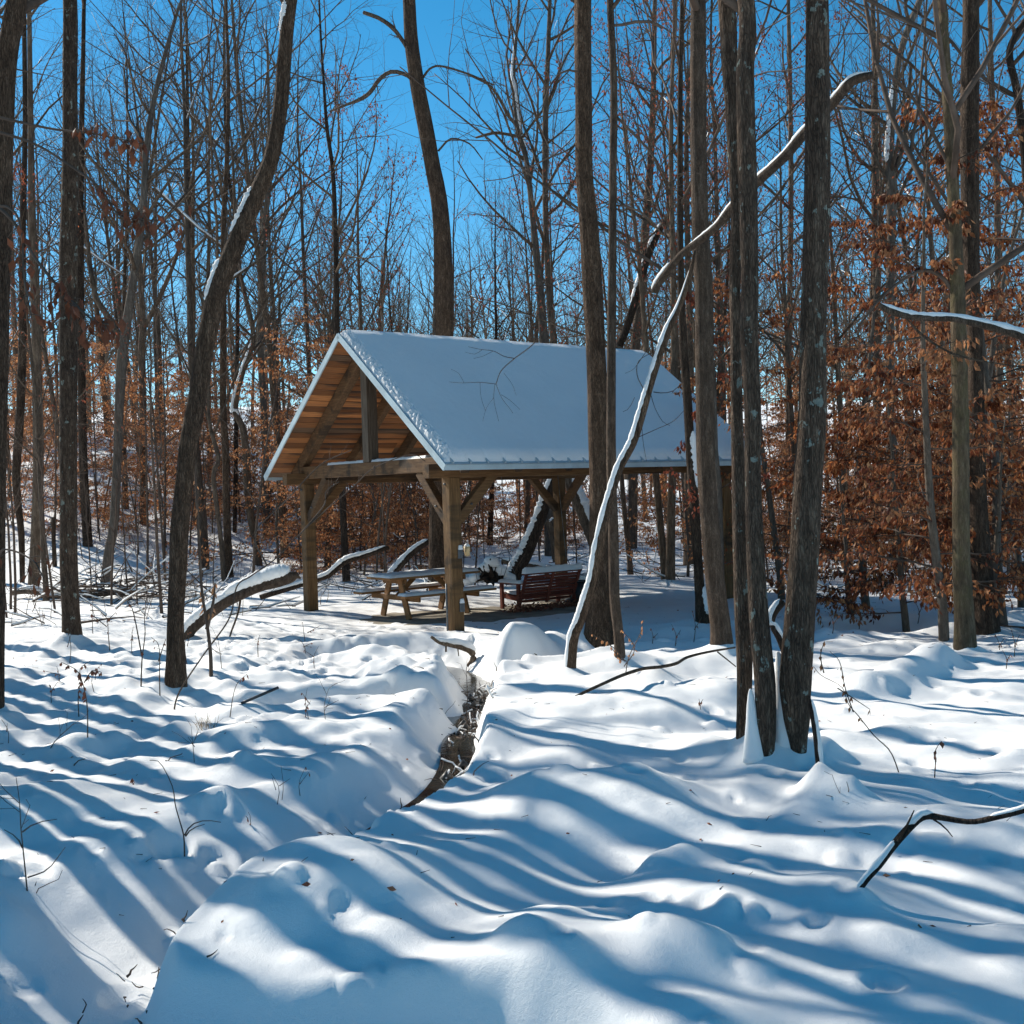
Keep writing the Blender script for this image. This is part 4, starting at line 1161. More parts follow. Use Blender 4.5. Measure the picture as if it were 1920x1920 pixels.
stick('branch', 'long thin fallen branch lying over the snow from the rough-barked trunk', 'branch',
      [(1080, 1306, 5), (1100, 1296, 6), (1135, 1280, 6), (1170, 1265, 7), (1205, 1254, 7), (1240, 1250, 7), (1268, 1244, 7), (1290, 1232, 6), (1330, 1222, 5), (1378, 1214, 4)],
      ground(1080, 1308)[0], 'bark_fine', seed=12, step=.05, dD=[0, .1, .3, .5, .7, .9, 1.1, 1.3, 1.6, 1.9],
      twigs=[[(1345, 1222, 3), (1365, 1238, 2.5), (1380, 1250, 2)]])
stick('pipe', 'straight dark pipe sticking out of the snow left of the creek', 'pipe',
      [(452, 1319, 5.5), (480, 1307, 5.5), (522, 1289, 5.5)], ground(452, 1322)[0], 'black', seed=13, rough=0, dD=[0, .05, .1])
stick('log', 'broken snowy stub leaning between the twin trunks and the tall dark trunk', 'log',
      [(1470, 1222, 12), (1460, 1195, 12), (1448, 1172, 11), (1452, 1150, 13), (1468, 1128, 15)], 8.3, 'bark_dark', snow=[(.8, 4, .9)], seed=14, step=.03)
stick('branch', 'dead side stem with a snow ridge standing at the foot of the tall dark trunk', 'branch',
      [(1538, 1470, 10), (1534, 1430, 10), (1529, 1380, 9), (1522, 1335, 9), (1515, 1305, 7)], 7.2, 'bark_dark', snow=[(.1, 3.8, .9)], seed=15, step=.03, sink=.05)
stick('stump', 'thin broken dead snag standing on the left slope', 'snag', [(103, 1062, 9), (101, 1020, 8), (99, 970, 7)], ground(103, 1062)[0], 'bark_dark', seed=16, step=.15, sink=.2)
stick('stump', 'leaning broken stump with snow cap left of the far shelter post', 'snag', [(1044, 1048, 13), (1038, 1015, 12), (1030, 985, 12), (1026, 978, 12)], 30, 'bark_far', snow=[(2.4, 3, 1.0)], seed=17, step=.15, sink=.3)
# snow-laden limb reaching in from a trunk outside the right edge
stick('branch', 'thick snow-laden limb reaching in from the right edge at mid height', 'branch',
      [(1648, 572, 9), (1668, 582, 13), (1700, 592, 13), (1740, 596, 12), (1790, 598, 12), (1850, 611, 14), (1900, 625, 16), (1950, 642, 18), (2050, 690, 22), (2200, 760, 28)],
      6.2, 'bark_fine', snow=[(.1, 8.8, .62)], seed=18, step=.04, dD=[0, 0, 0, 0, 0, 0, 0, 0, .2, .5],
      twigs=[[(1700, 598, 4), (1725, 625, 5), (1760, 650, 4), (1800, 668, 4), (1860, 680, 3), (1930, 690, 3)]])

# root mass behind the swing
r = np.random.default_rng(21)
rb = pix(922, 1092, 23.6)
rt = empty('root_mass', tuple(rb), 0, 'dark upturned root mass heaped with snow behind the swing', 'stump')
mb = MB()
for q in range(26):
    a = r.uniform(0, 6.3); el = r.uniform(-.2, 1.2); d = np.array([math.cos(a) * math.cos(el), math.sin(a) * math.cos(el), math.sin(el)])
    Pq = branch_path((r.normal(0, .12), r.normal(0, .1), .05), d, r.uniform(.25, .6), 5, r, .25, 0)
    tube(mb, Pq, np.linspace(.07, .012, 6), 6, noise=.2, seed=q)
mb.obj('roots', M['bark_dark'], rt)
mb = MB(); g = np.linspace(0, 2 * math.pi, 26)[:-1]
for q, (x, z, w) in enumerate([(0, .42, .17), (-.12, .30, .16), (.22, .22, .14), (-.35, .08, .18), (-.6, .05, .2), (.38, .05, .12)]):
    tube(mb, [(x - w, 0, z - .06), (x - w * .5, 0, z), (x, 0, z + .03), (x + w * .5, 0, z), (x + w, 0, z - .07)], [.03, .11, .13, .11, .03], 10, noise=.25, seed=q)
mb.obj('root_snow', M['snow'], rt)

# brush heap on the left
mb = MB(); sm = MB(); r = np.random.default_rng(22)
bD, bP = ground(225, 1122)
for q in range(150):
    p = bP + np.array([r.normal(0, .9), r.normal(0, .4), r.uniform(0, .4)])
    d = np.array([r.normal(0, 1), r.normal(0, .4), r.normal(.1, .22)])
    Pq = branch_path(p - bP, nrm(d), r.uniform(.5, 1.5), 4, r, .1, -.02)
    tube(mb, Pq, np.linspace(r.uniform(.006, .02), .003, 5), 4)
    if q % 6 == 0: tube(sm, Pq + (0, 0, .015), .016, 5)
bh = empty('brush_heap', tuple(bP), 0, 'tangled heap of fallen twigs dusted with snow at the foot of the left slope', 'brush heap')
mb.obj('twigs', M['twig'], bh); sm.obj('twig_snow', M['snow'], bh)

# stones, roots and debris showing in the creek
for px, py, lab, n in ((722, 1548, 'tangle of dark twigs and rootlets in the creek cut, lower centre', 60), (850, 1385, 'stones and snow-dusted sticks in the narrow creek cut, centre', 80),
                       (828, 1460, 'small dark roots in the creek bank below the narrow cut', 40), (1205, 1232, 'dark tangle of roots and leaves in the stream bed under the right bank', 60),
                       (860, 1310, 'dark wet stones where the creek bends by the trampled snow', 26), (1010, 1262, 'dark stones in the shaded stream bed beside the leaning dead stem', 22),
                       (230, 1905, 'dark bank vegetation at the bottom left corner of the creek', 26), (1480, 1195, 'low dark weeds at the foot of the far bank, right', 40)):
    D, Pg = ground(px, py)
    r = np.random.default_rng(int(px + py))
    dist = line_dist(np.array([Pg[0]]), np.array([Pg[1]]), CREEK)
    e = empty('creek_debris', tuple(Pg), 0, lab, 'debris')
    mb = MB(); st = MB(); sn = MB()
    jj = np.argmin(np.hypot(CREEK[:, 0] - Pg[0], CREEK[:, 1] - Pg[1]))
    tdir = nrm(CREEK[min(jj + 1, 89)] - CREEK[max(jj - 1, 0)])
    for q in range(n):
        s_ = r.normal(0, .32 if py > 1300 else .6); o_ = r.normal(0, .10 if py < 1800 else .16)
        x = CREEK[jj][0] + tdir[0] * s_ - tdir[1] * o_; y = CREEK[jj][1] + tdir[1] * s_ + tdir[0] * o_
        z = max(tz(x, y), float(bed(y)))
        p = np.array([x, y, z + .01]) - Pg
        if q % 5 == 0 and abs(o_) < .10 and py < 1700:
            sz = r.uniform(.02, .06)
            tube(st, [p + (-sz, 0, -.02), p + (0, r.normal(0, .01), sz * .5), p + (sz, 0, -.02)], [sz * .3, sz * .7, sz * .3], 7, noise=.3, seed=q)
        d = nrm(np.array([r.normal(0, 1), r.normal(0, 1), r.uniform(0, .9)]))
        Pq = branch_path(p, d, r.uniform(.05, .20 if py < 1700 else .11), 4, r, .3, -.05)
        tube(mb, Pq, np.linspace(r.uniform(.003, .008), .0015, 5), 4)
        if q % 4 == 0 and py < 1700: tube(sn, Pq + (0, 0, .008), .008, 5, noise=.3, seed=q)
    tag(mb.obj('root_twigs', M['twig'], e), kind='stuff'); 
    if st.n: tag(st.obj('stones', M['stone'], e), kind='stuff')
    if sn.n: tag(sn.obj('twig_snow', M['snow'], e), kind='stuff')

# ---------------------------------------------------------------- seedlings and weeds in the snow
def seedling(label, base, tops, nleaf=0, lmat='litter', w=2.2, D=None, leaf=.05, group=None, name='seedling'):
    if D is None: D = ground(*base)[0]
    Pb = pix(base[0], base[1], D); e = empty(name, tuple(Pb), 0, label, 'seedling' if name == 'seedling' else 'twig', group)
    mb = MB(); r = np.random.default_rng(int(base[0] * 7 + base[1])); lv = Leaves()
    for k_, tp in enumerate(tops):
        W = np.array([pix(p[0], p[1], D) for p in ([base] if k_ == 0 else []) + list(tp)]) - Pb
        if k_ == 0: W[0, 2] -= .04
        W = W + r.normal(0, .012, W.shape) * np.linspace(0, 1, len(W))[:, None]
        a_, _ = resample(W, np.ones(len(W)), .04)
        R = np.linspace(w, w * .4, len(a_)) / 2 * D / F
        tube(mb, a_, R, 5, noise=.1)
        for q in range(int(nleaf / len(tops))):
            i_ = r.integers(len(a_) // 3, len(a_)); lv.put(a_[i_], r.normal(0, 1, 3), leaf * r.uniform(.7, 1.2))
        if nleaf == 0 and len(a_) > 6:
            for q in range(3):
                i_ = r.integers(len(a_) // 3, len(a_)); grow(mb, a_[i_], perp_dir(nrm(a_[-1] - a_[0]), .7, r.uniform(0, 6), r), .15, .0022, 2, 3, r, BARE)
    mb.obj('stem', M['twig'], e)
    if lv.p:
        lm = leaf_shape(lv.p, lv.d, lv.s, 5, .8)
        for q in range(len(lv.p)):
            sl = slice(q * 5, q * 5 + 5); me = make_mesh('leaf', lm[0][sl], np.zeros((0, 4), int), lm[1][:4], M[lmat], False)
            link('leaf', me, e)
    return e


seedling('withered seedling with a spray of drooping brown leaves in the left foreground snow', (164, 1383), [[(163, 1330), (158, 1290), (155, 1255), (160, 1240)], [(156, 1285), (140, 1260), (118, 1245)], [(158, 1280), (175, 1255), (193, 1262)]], 42, w=2.6)
seedling('second withered seedling left of the big withered spray', (148, 1345), [[(147, 1310), (150, 1280), (148, 1262)]], 10)
seedling('leafy weed standing in snow between the broad left trunk and the curved trunk', (206, 1220), [[(203, 1190), (200, 1160), (190, 1148)], [(200, 1165), (215, 1150)], [(200, 1175), (175, 1155), (168, 1152)]], 22, w=2)
seedling('thin bare sapling in front of the curved leaning trunk', (264, 1290), [[(266, 1240), (273, 1190), (272, 1150), (285, 1120)], [(266, 1230), (250, 1150), (240, 1130)]], 5, w=3)
seedling('bare twig standing just left of the foot of the curved leaning trunk', (300, 1308), [[(299, 1270), (295, 1215), (280, 1195)], [(297, 1240), (310, 1200)]], 6, w=2.6)
seedling('slender sapling with brown leaves clinging low, right of the curved trunk', (396, 1270), [[(394, 1220), (386, 1160), (379, 1110), (372, 1010), (368, 930), (362, 850), (358, 800)], [(388, 1180), (400, 1130), (405, 1090)]], 30, 'leaf', w=8, leaf=.09)
seedling('hanging dark leaf on a leaning stalk in the snow right of the tall dark trunk', (1751, 1460), [[(1752, 1430), (1756, 1405), (1762, 1390)]], 8, w=2.5)
seedling('forked bare seedling in the shaded lower-left snow', (346, 1608), [[(345, 1570), (340, 1545), (330, 1510), (320, 1470), (300, 1440), (285, 1424)], [(346, 1566), (360, 1548), (385, 1540), (412, 1542)], [(348, 1568), (365, 1555), (380, 1545)]], 2, w=3.2)
seedling('branching bare seedling at the far left of the lower snow', (52, 1672), [[(48, 1630), (42, 1590), (40, 1550), (37, 1500), (30, 1460)], [(42, 1590), (30, 1570), (5, 1557)], [(42, 1560), (70, 1545), (100, 1535)], [(52, 1645), (90, 1630), (120, 1602)]], 0, w=3.2)
seedling('pair of spiky twigs leaning from the lower-left snow mound', (62, 1672), [[(75, 1660), (100, 1645), (118, 1635)], [(66, 1660), (72, 1650)]], 0, w=2.2)
seedling('thin stalk left of the dark pipe', (430, 1345), [[(436, 1310), (448, 1280), (460, 1265)]], 4, w=2)
seedling('dry stalk beside the picnic-side footprints', (484, 1230), [[(482, 1205), (486, 1190)]], 4, w=2)
seedling('long arching bare sapling bending up across the shelter tie beam', (322, 1400), [[(325, 1350), (335, 1300), (380, 1230), (430, 1160), (445, 1100), (470, 1080), (520, 1045), (560, 1005), (610, 955), (660, 912), (700, 880), (740, 860), (775, 852), (797, 862)], [(560, 1005), (605, 950), (612, 920), (635, 905)], [(700, 880), (704, 872), (700, 885)], [(500, 1060), (480, 1000), (540, 935), (600, 870), (660, 845)]], 0, w=3.6, D=11.0, name='arching_sapling')
seedling('thin twig standing in the creek bend, centre', (872, 1345), [[(876, 1310), (877, 1270), (876, 1235)]], 0, w=2)
seedling('tall weed with rusty seed heads at the foot of the slim trunk', (1172, 1262), [[(1180, 1230), (1195, 1190), (1205, 1160)], [(1172, 1240), (1150, 1215), (1108, 1190)], [(1175, 1240), (1160, 1230), (1140, 1200)], [(1170, 1250), (1190, 1215), (1160, 1170)]], 46, 'leaf', w=2.2, leaf=.045)
seedling('little bare seedling on the sunlit snow left of the twin trunks', (1315, 1332), [[(1313, 1318), (1310, 1308)], [(1313, 1320), (1318, 1310)]], 3, w=1.8)
seedling('arching twigs with hanging leaves right of the tall dark trunk', (1690, 1452), [[(1670, 1410), (1640, 1380), (1610, 1345), (1590, 1320), (1570, 1290), (1545, 1262), (1525, 1250)], [(1600, 1335), (1585, 1290), (1575, 1240), (1560, 1220)], [(1570, 1290), (1600, 1310), (1630, 1330)], [(1545, 1262), (1540, 1230), (1552, 1200)]], 26, 'leaf_near', w=2.6, leaf=.045)
seedling('snow-dusted twig crossing the snow lump right of the tall dark trunk', (1690, 1520), [[(1660, 1505), (1620, 1497), (1575, 1497), (1550, 1488)], [(1580, 1497), (1590, 1485), (1592, 1470)]], 0, w=2.6, D=6.6)
seedling('tiny twig poking from the snow, lower centre right', (1432, 1540), [[(1440, 1533), (1447, 1528)]], 0, w=1.8)
seedling('small red-tipped twig on the snow below the twin trunks', (1358, 1462), [[(1354, 1455), (1352, 1452)]], 0, w=2.2)
seedling('low dead twig lying in the left foreground snow', (307, 1428), [[(320, 1420), (340, 1413), (348, 1412)], [(310, 1426), (330, 1430)]], 0, w=2.6)
seedling('dark stick stuck in the snow at lower left', (136, 1436), [[(145, 1430), (158, 1423)]], 0, w=3.4)
seedling('bare twig crossing the snow below the withered spray', (86, 1408), [[(105, 1390), (130, 1365), (138, 1358)]], 0, w=2.2)
seedling('curled dark leaf on a short stalk in the lower left snow', (250, 1470), [[(251, 1462), (252, 1455)]], 4, w=1.6)
for q, (x, y, h) in enumerate([(1265, 1213, 40), (1300, 1205, 60), (1222, 1208, 28), (1332, 1198, 50), (1490, 1180, 45), (1560, 1188, 40), (1610, 1180, 36), (1720, 1170, 44), (1900, 1236, 60), (1870, 1230, 40), (1885, 1255, 36)]):
    seedling('dark withered stalks on the shaded bank at the right', (x, y), [[(x + 3, y - h * .5), (x - 4, y - h)], [(x + 2, y - h * .4), (x + 12, y - h * .8)]], 5, w=2, group='withered stalks along the shaded right bank')
r = np.random.default_rng(66)
SPOTS = 'beside the left edge|left of the broad dark trunk|right of the broad dark trunk|in front of the curved trunk|left of the pipe|beyond the pipe|above the shaded left bank|by the digging marks'.split('|')
for q in range(22):
    x = r.uniform(10, 620); y = r.uniform(1240, 1560) if q % 3 else r.uniform(1150, 1260)
    w_ = SPOTS[0] if x < 60 else SPOTS[1] if x < 130 else SPOTS[2] if x < 250 else SPOTS[3] if x < 360 else SPOTS[4] if x < 440 else SPOTS[5] if y < 1330 else SPOTS[6]
    h = r.uniform(25, 75)
    seedling(f"{'short' if h < 42 else 'taller'} dry weed stalk in the {'sunlit' if y < 1300 else 'streaky'} snow {w_}", (x, y),
             [[(x + r.normal(0, 3), y - h * .5), (x + r.normal(0, 7), y - h)], [(x + r.normal(0, 3), y - h * .45), (x + r.normal(0, 14), y - h * .8)]], int(r.choice([0, 3, 6])), w=1.6, leaf=.035, group='dry weed stalks in the left-hand snow')
lv = Leaves()
for q in range(130):
    Y = 4.5 + 15 * r.random(); X = r.uniform(-.5, .4) * Y
    z = tz(X, Y)
    if z > -.08: lv.put((X, Y, z + .006), r.normal(0, 1, 3) * (1, 1, .1), r.uniform(.02, .045))
tag(link('scattered_leaves', leaf_mesh('scattered_leaves', lv, M['litter'], 14, .02)), 'small brown leaves lying scattered on the snow', 'fallen leaves', kind='stuff')
# tuft of dry grass
gD, gP = ground(382, 1362); mb = MB(); r = np.random.default_rng(5)
for q in range(40):
    Pq = branch_path((r.normal(0, .05), r.normal(0, .05), -.02), nrm([r.normal(0, .3), r.normal(0, .3), 1]), r.uniform(.06, .16), 3, r, .12, -.05)
    tube(mb, Pq, [.0022, .002, .0015, .001], 3)
tag(mb.obj('grass_tuft', M['grass'], None, loc=tuple(gP)), 'tuft of dry straw-coloured grass in the snow left of the pipe', 'grass tuft')

# twig hanging in front of the roof
e = stick('branch', 'fine forked twig hanging in front of the shelter roof from the thick flared trunk', 'branch',
          [(1098, 600, 2), (1050, 592, 2), (1000, 645, 2), (965, 672, 2), (940, 695, 1.8), (930, 720, 1.6)], 14.9, 'twig', seed=31, step=.06, rough=.05,
          twigs=[[(965, 672, 1.6), (945, 668, 1.4), (925, 658, 1.2), (900, 655, 1), (878, 650, .8)], [(930, 720, 1.3), (900, 717, 1.1), (865, 718, .9), (842, 716, .7)], [(930, 720, 1.2), (940, 745, 1), (955, 765, .8), (962, 775, .7)], [(928, 720, 1.1), (926, 750, .9), (935, 790, .7)], [(940, 740, .9), (958, 752, .7), (975, 768, .6)], [(900, 717, .8), (902, 745, .7), (910, 770, .6)],
                 [(925, 658, .9), (905, 668, .7), (888, 672, .6)], [(905, 655, .9), (890, 664, .7), (872, 660, .5)], [(870, 718, .7), (860, 700, .6), (845, 692, .5)], [(926, 745, .7), (912, 765, .6), (905, 790, .5)], [(945, 700, .8), (960, 720, .6), (968, 742, .5)]])
print('small things done')

# ---------------------------------------------------------------- near beeches with hanging leaves
def near_beech(label, base_px, D, H, seed, n1, leafs=.075, single=110, spec=None, mat='leaf_near', at=None, reach=.30, start=.12):
    sp_ = dict(BEECH if spec is None else spec); sp_['leaf'] = leafs; sp_['leaf_gap'] = .085
    tm, cm, lv = beech(seed, H, .035 + H * .006, n1, sp_, reach, start)
    if at is None:
        Pb = pix(base_px[0], base_px[1], D)
    else: Pb = np.array(at)
    Pb[2] = tz(Pb[0], Pb[1])
    e = empty('beech_tree', tuple(Pb), 0, label, 'tree')
    tm.obj('trunk', M['bark_grey'], e); cm.obj('branches', M['twig'], e)
    V, T = leaf_shape(lv.p, lv.d, lv.s, seed, .72)
    n = len(lv.p)
    dist = np.linalg.norm(V.reshape(n, 5, 3)[:, 0] + Pb - CP, axis=1)
    order = np.argsort(dist); pick = order[:single]; rest = order[single:]
    V = V.reshape(n, 5, 3)
    tri = np.array([(0, 1, 2), (0, 2, 3), (1, 4, 2), (2, 4, 3)])
    for q in pick:
        link('leaf', make_mesh('leaf', V[q], np.zeros((0, 4), int), tri, M[mat], False), e)
    Tr = (np.arange(len(rest))[:, None, None] * 5 + tri[None]).reshape(-1, 3)
    o = link('foliage', make_mesh('foliage', V[rest].reshape(-1, 3), np.zeros((0, 4), int), Tr, M[mat], False), e)
    o['kind'] = 'stuff'
    BPOS.append((Pb[0], Pb[1], .5))
    return e


near_beech('leafy beech spreading orange leaves around the mossy trunk, right', (1770, 1200), 14.2, 6.0, 301, 28, .09)
near_beech('tall beech with rusty leaves filling the upper right', (1885, 1190), 15.5, 7.6, 302, 38, .09)
near_beech('beech sapling with dense orange leaves between the tall dark trunk and the snowy-forked trunk', (1625, 1110), 18.0, 6.4, 303, 28, .09, single=60)
near_beech('low beech with dark shaded leaves near the ground, right', (1700, 1150), 16.0, 3.8, 304, 26, .09, single=60, reach=.4)
near_beech('beech behind the mossy trunk, leaves pale tan in the sun', (1800, 1120), 19.5, 8.2, 305, 28, .095, single=20)
near_beech('slim beech with leaves showing between the twin trunks and the tall dark trunk', (1465, 1080), 19.5, 5.8, 306, 26, single=20)
near_beech('small beech with bright rusty leaves at the right edge', (1915, 1120), 17.5, 5.2, 307, 26, single=20)
near_beech('knee-high beech with dark leaves just right of the tall dark trunk', (1600, 1150), 16.6, 2.7, 309, 22, .085, single=40, reach=.5)
near_beech('low spreading beech with dark leaves over the shaded bank at the far right', (1850, 1170), 14.6, 3.0, 310, 24, .085, single=50, reach=.5)
near_beech('thin beech with sparse red leaves left of the twin trunks', (1352, 1150), 16.2, 5.4, 308, 9, single=40, mat='leaf_red', reach=.2, start=.2)

# beech boughs drooping into the top left corner from a trunk outside the frame
tb = np.array([-4.6, 6.6, 0]); tb[2] = tz(tb[0], tb[1])
be = empty('beech_tree', tuple(tb), 0, 'beech off the left edge whose boughs of drooping brown leaves hang into the upper left', 'tree')
mb = MB(); tube(mb, [(0, 0, -.3), (.05, 0, 2), (0, .05, 4.5), (.1, 0, 8)], [.13, .11, .09, .04], 12, noise=.04); mb.obj('trunk', M['bark_grey'], be)
mb = MB(); lv = Leaves(); r = np.random.default_rng(33)
BO = [([(-300, 120, 12), (-120, 190, 8), (20, 225, 6), (100, 242, 5), (170, 250, 4), (230, 262, 3), (268, 270, 2)], 6.4, 24),
      ([(-300, 130, 12), (-60, 230, 8), (60, 268, 6), (130, 310, 5), (185, 350, 4), (225, 405, 3), (275, 412, 2), (345, 415, 1.6)], 6.2, 36),
      ([(-300, 300, 12), (-80, 370, 8), (10, 400, 7), (70, 490, 6), (130, 560, 5), (175, 600, 4), (215, 610, 3)], 6.0, 34),
      ([(-300, 320, 10), (-60, 380, 7), (20, 392, 5), (40, 440, 4), (45, 520, 3), (60, 600, 2)], 5.8, 16),
      ([(-300, 900, 10), (-60, 1040, 6), (10, 1030, 4), (60, 1050, 3), (80, 1080, 2)], 6.2, 7)]
for pts, D, nl in BO:
    W, R = world_line(pts, D, np.linspace(.8, -.3, len(pts))); W = W - tb
    W[0] = (0, 0, W[0][2])
    a_, b2 = resample(W, R, .08); tube(mb, a_, b2, 6, noise=.08)
    n = len(a_); s0 = int(n * .55)
    for q in range(nl):
        i_ = s0 + int((n - s0 - 1) * (q + r.random()) / nl)
        tt = nrm(a_[min(i_ + 1, n - 1)] - a_[i_ - 1]); sd = perp_dir(tt, .8, r.uniform(0, 6.3), r)
        Pq = branch_path(a_[i_], sd, r.uniform(.05, .14), 3, r, .1, -.08); tube(mb, Pq, [.003, .0025, .002, .0015], 4)
        lv.put(Pq[-1], Pq[-1] - Pq[0], .075 * r.uniform(.75, 1.15))
        if r.random() < .6: lv.put(Pq[1], Pq[-1] - Pq[0], .07 * r.uniform(.75, 1.15))
mb.obj('boughs', M['twig'], be)
V, T = leaf_shape(lv.p, lv.d, lv.s, 3, .9)
for q in range(len(lv.p)):
    link('leaf', make_mesh('leaf', V[q * 5:q * 5 + 5], np.zeros((0, 4), int), T[:4], M['leaf_dark'], False), be)

# ---------------------------------------------------------------- the woods behind: individual trees copied from a few
variants = []
for q in range(7):
    H = 18 + (q % 3) * 1.5
    SNOWY.clear()
    tm, cm, _ = bare_tree(200 + q, H, .10 + .016 * (q % 4), n1=14 + q % 3, start=.36 + .04 * (q % 3))
    sm = MB(); rq = np.random.default_rng(q)
    for Ps_, Rs_ in SNOWY:
        if rq.random() < .5:
            i_ = rq.integers(0, 3); j_ = i_ + rq.integers(2, 5); Pp = Ps_[i_:j_]; Rp = Rs_[i_:j_]
            tube(sm, Pp + np.array([-.006, -.006, 1.0]) * (Rp[:, None] * .9 + .006), Rp * .7 + .006, 5, noise=.3, seed=q)
    variants.append((tm.mesh('trunk', M['bark_far' if q % 3 else 'bark']), cm.mesh('crown', M['bark_far']), sm.mesh('branch_snow', M['snow'])))
lo = []
for q in range(2):      # oaks keeping some red leaves
    tm, cm, lvv = bare_tree(240 + q, 13, .09, OAK, 2, 14, .35, leaf=True)
    lo.append((tm.mesh('trunk', M['bark_far']), cm.mesh('crown', M['bark_far']), leaf_mesh('foliage', lvv, M['leaf_red'], q)))
saps = []
for q in range(4):
    tm, cm, _ = bare_tree(260 + q, 4.5 + q, .022 + .004 * q, dict(BARE, kids=[5, 4, 0, 0]), 2, 12, .3, 6)
    saps.append((tm.mesh('trunk', M['twig']), cm.mesh('crown', M['twig'])))
bsp = []
for q in range(5):
    sp_ = dict(BEECH); sp_['leaf'] = .085; sp_['leaf_gap'] = .085
    tm, cm, lvv = beech(280 + q, 4.6 + .5 * q, .04, 30, sp_, .36, .07)
    bsp.append((tm.mesh('trunk', M['bark_grey']), cm.mesh('branches', M['twig']), leaf_mesh('foliage', lvv, M['leaf'], q, .6)))
print('variants done')


def plant(kind, meshes, x, y, s, rz, label, group, cat='tree', sz=None):
    e = empty(kind, (x, y, tz(x, y) - .02), rz, label, cat, group)
    e.scale = (s, s, s if sz is None else sz)
    names = ('trunk', 'crown' if kind != 'beech_sapling' else 'branches', 'branch_snow' if kind == 'tree' else 'foliage')
    for n_, me in zip(names, meshes):
        o = link(n_, me, e)
        if n_ in ('branch_snow', 'foliage'): o['kind'] = 'stuff'
    return e


def ok(x, y, md, pts):
    v, u = pav_local(x, y)
    if -1.5 < v < PL + 1.5 and -3.5 < u < PW + 1.2: return False
    for a_, b2, m_ in BPOS:
        if (x - a_) ** 2 + (y - b2) ** 2 < m_ * m_: return False
    for a_, b2 in pts[-400:]:
        if (x - a_) ** 2 + (y - b2) ** 2 < md * md: return False
    return True


BINS = [(-1e9, 0, 'outside the left edge'), (0, 110, 'beside the left edge'), (110, 200, 'behind the broad dark left trunk'), (200, 340, 'left of the curved trunk'),
        (340, 500, 'around the curved trunk'), (500, 640, 'left of the shelter gable'), (640, 780, 'behind the roof ridge start'), (780, 880, 'around the leaning brown trunk'),
        (880, 1010, 'behind the middle of the roof'), (1010, 1100, 'by the pale dead tree'), (1100, 1200, 'behind the thick flared trunk'), (1200, 1300, 'behind the right end of the roof'),
        (1300, 1380, 'left of the twin trunks'), (1380, 1500, 'behind the twin trunks'), (1500, 1600, 'right of the tall dark trunk'), (1600, 1720, 'by the snowy-forked trunk'),
        (1720, 1830, 'behind the mossy trunk'), (1830, 1920, 'beside the right edge'), (1920, 1e9, 'outside the right edge')]


def where(x, y):
    p = px_of(x, y)
    return [b_[2] for b_ in BINS if b_[0] <= p < b_[1]][0]


def how_far(y):
    return 'close' if y < 30 else ('not far back' if y < 38 else ('farther back' if y < 48 else 'far back'))


def px_of(x, y):
    d = np.array([x, y, 0]) - CP
    return 960 + F * (d @ CR) / (d @ CF)


r = np.random.default_rng(77)
pts = []; n = 0
while n < 106:
    Y = 25 + 40 * r.random() ** 1.15
    X = r.uniform(-.56, .56) * Y
    if not ok(X, Y, 1.25, pts): continue
    pxx = px_of(X, Y)
    if Y < 40 and 640 < pxx < 1000 and r.random() < .6: continue
    if Y < 44 and 1450 < pxx < 1920 and r.random() < .5: continue
    al = (X - 1) * math.sin(SUN_AZ) + (Y - 17) * math.cos(SUN_AZ); ac = (X - 1) * math.cos(SUN_AZ) - (Y - 17) * math.sin(SUN_AZ)
    if al < 38 and abs(ac) < 7 and r.random() < .55: continue
    pts.append((X, Y)); n += 1
    zone = 'left slope' if pxx < 560 else ('woods behind the shelter' if pxx < 1300 else 'woods at the right')
    far = 'nearer' if Y < 42 else 'farther'
    plant('tree', variants[r.integers(len(variants))], X, Y, r.uniform(.55, 1.05), r.uniform(0, 6.28),
          '', 'bare trees in the woods behind')
    e_ = [o for o in bpy.data.objects if o.get('group') == 'bare trees in the woods behind' and not o.get('label')][0]
    sc_ = e_.scale[0]
    e_['label'] = f"{'slight' if sc_ < .72 else ('middling' if sc_ < .9 else 'tall')} bare winter tree, {how_far(Y)}, {where(X, Y)}"
# trees to the left, out of the picture, whose shadows fall across the foreground
sdx, sdy = math.sin(SUN_AZ), math.cos(SUN_AZ)
for tx, ty in ((-2.3, 4.5), (-2.0, 5.1), (-2.9, 4.4), (.9, 3.7), (1.6, 4.6), (.2, 4.5), (1.2, 4.2), (1.6, 5.1), (3.0, 5.0), (2.6, 6.5), (.2, 7.6), (4.6, 6.4), (-.6, 6.2),
               (-2.6, 4.2), (.4, 3.9), (2.4, 4.7)):
    t_ = 2.0
    while (tx + sdx * t_) / (ty + sdy * t_) > -.535: t_ += .25
    t_ += r.uniform(.2, 2.2)
    X, Y = tx + sdx * t_, ty + sdy * t_
    pts.append((X, Y))
    plant('tree', variants[r.integers(len(variants))], X, Y, r.uniform(.9, 1.2), r.uniform(0, 6.28), 'bare winter tree just outside the left edge of the view', 'bare trees beyond the left edge')
n = 0
while n < 18:
    Y = r.uniform(4, 34); X = -r.uniform(.54, 1.5) * Y - 2.0 - r.uniform(0, 8)
    if X < -34 or not ok(X, Y, 2.0, pts): continue
    pts.append((X, Y)); n += 1
    plant('tree', variants[r.integers(len(variants))], X, Y, r.uniform(.8, 1.1), r.uniform(0, 6.28), 'bare winter tree beyond the left edge of the view', 'bare trees beyond the left edge')
n = 0
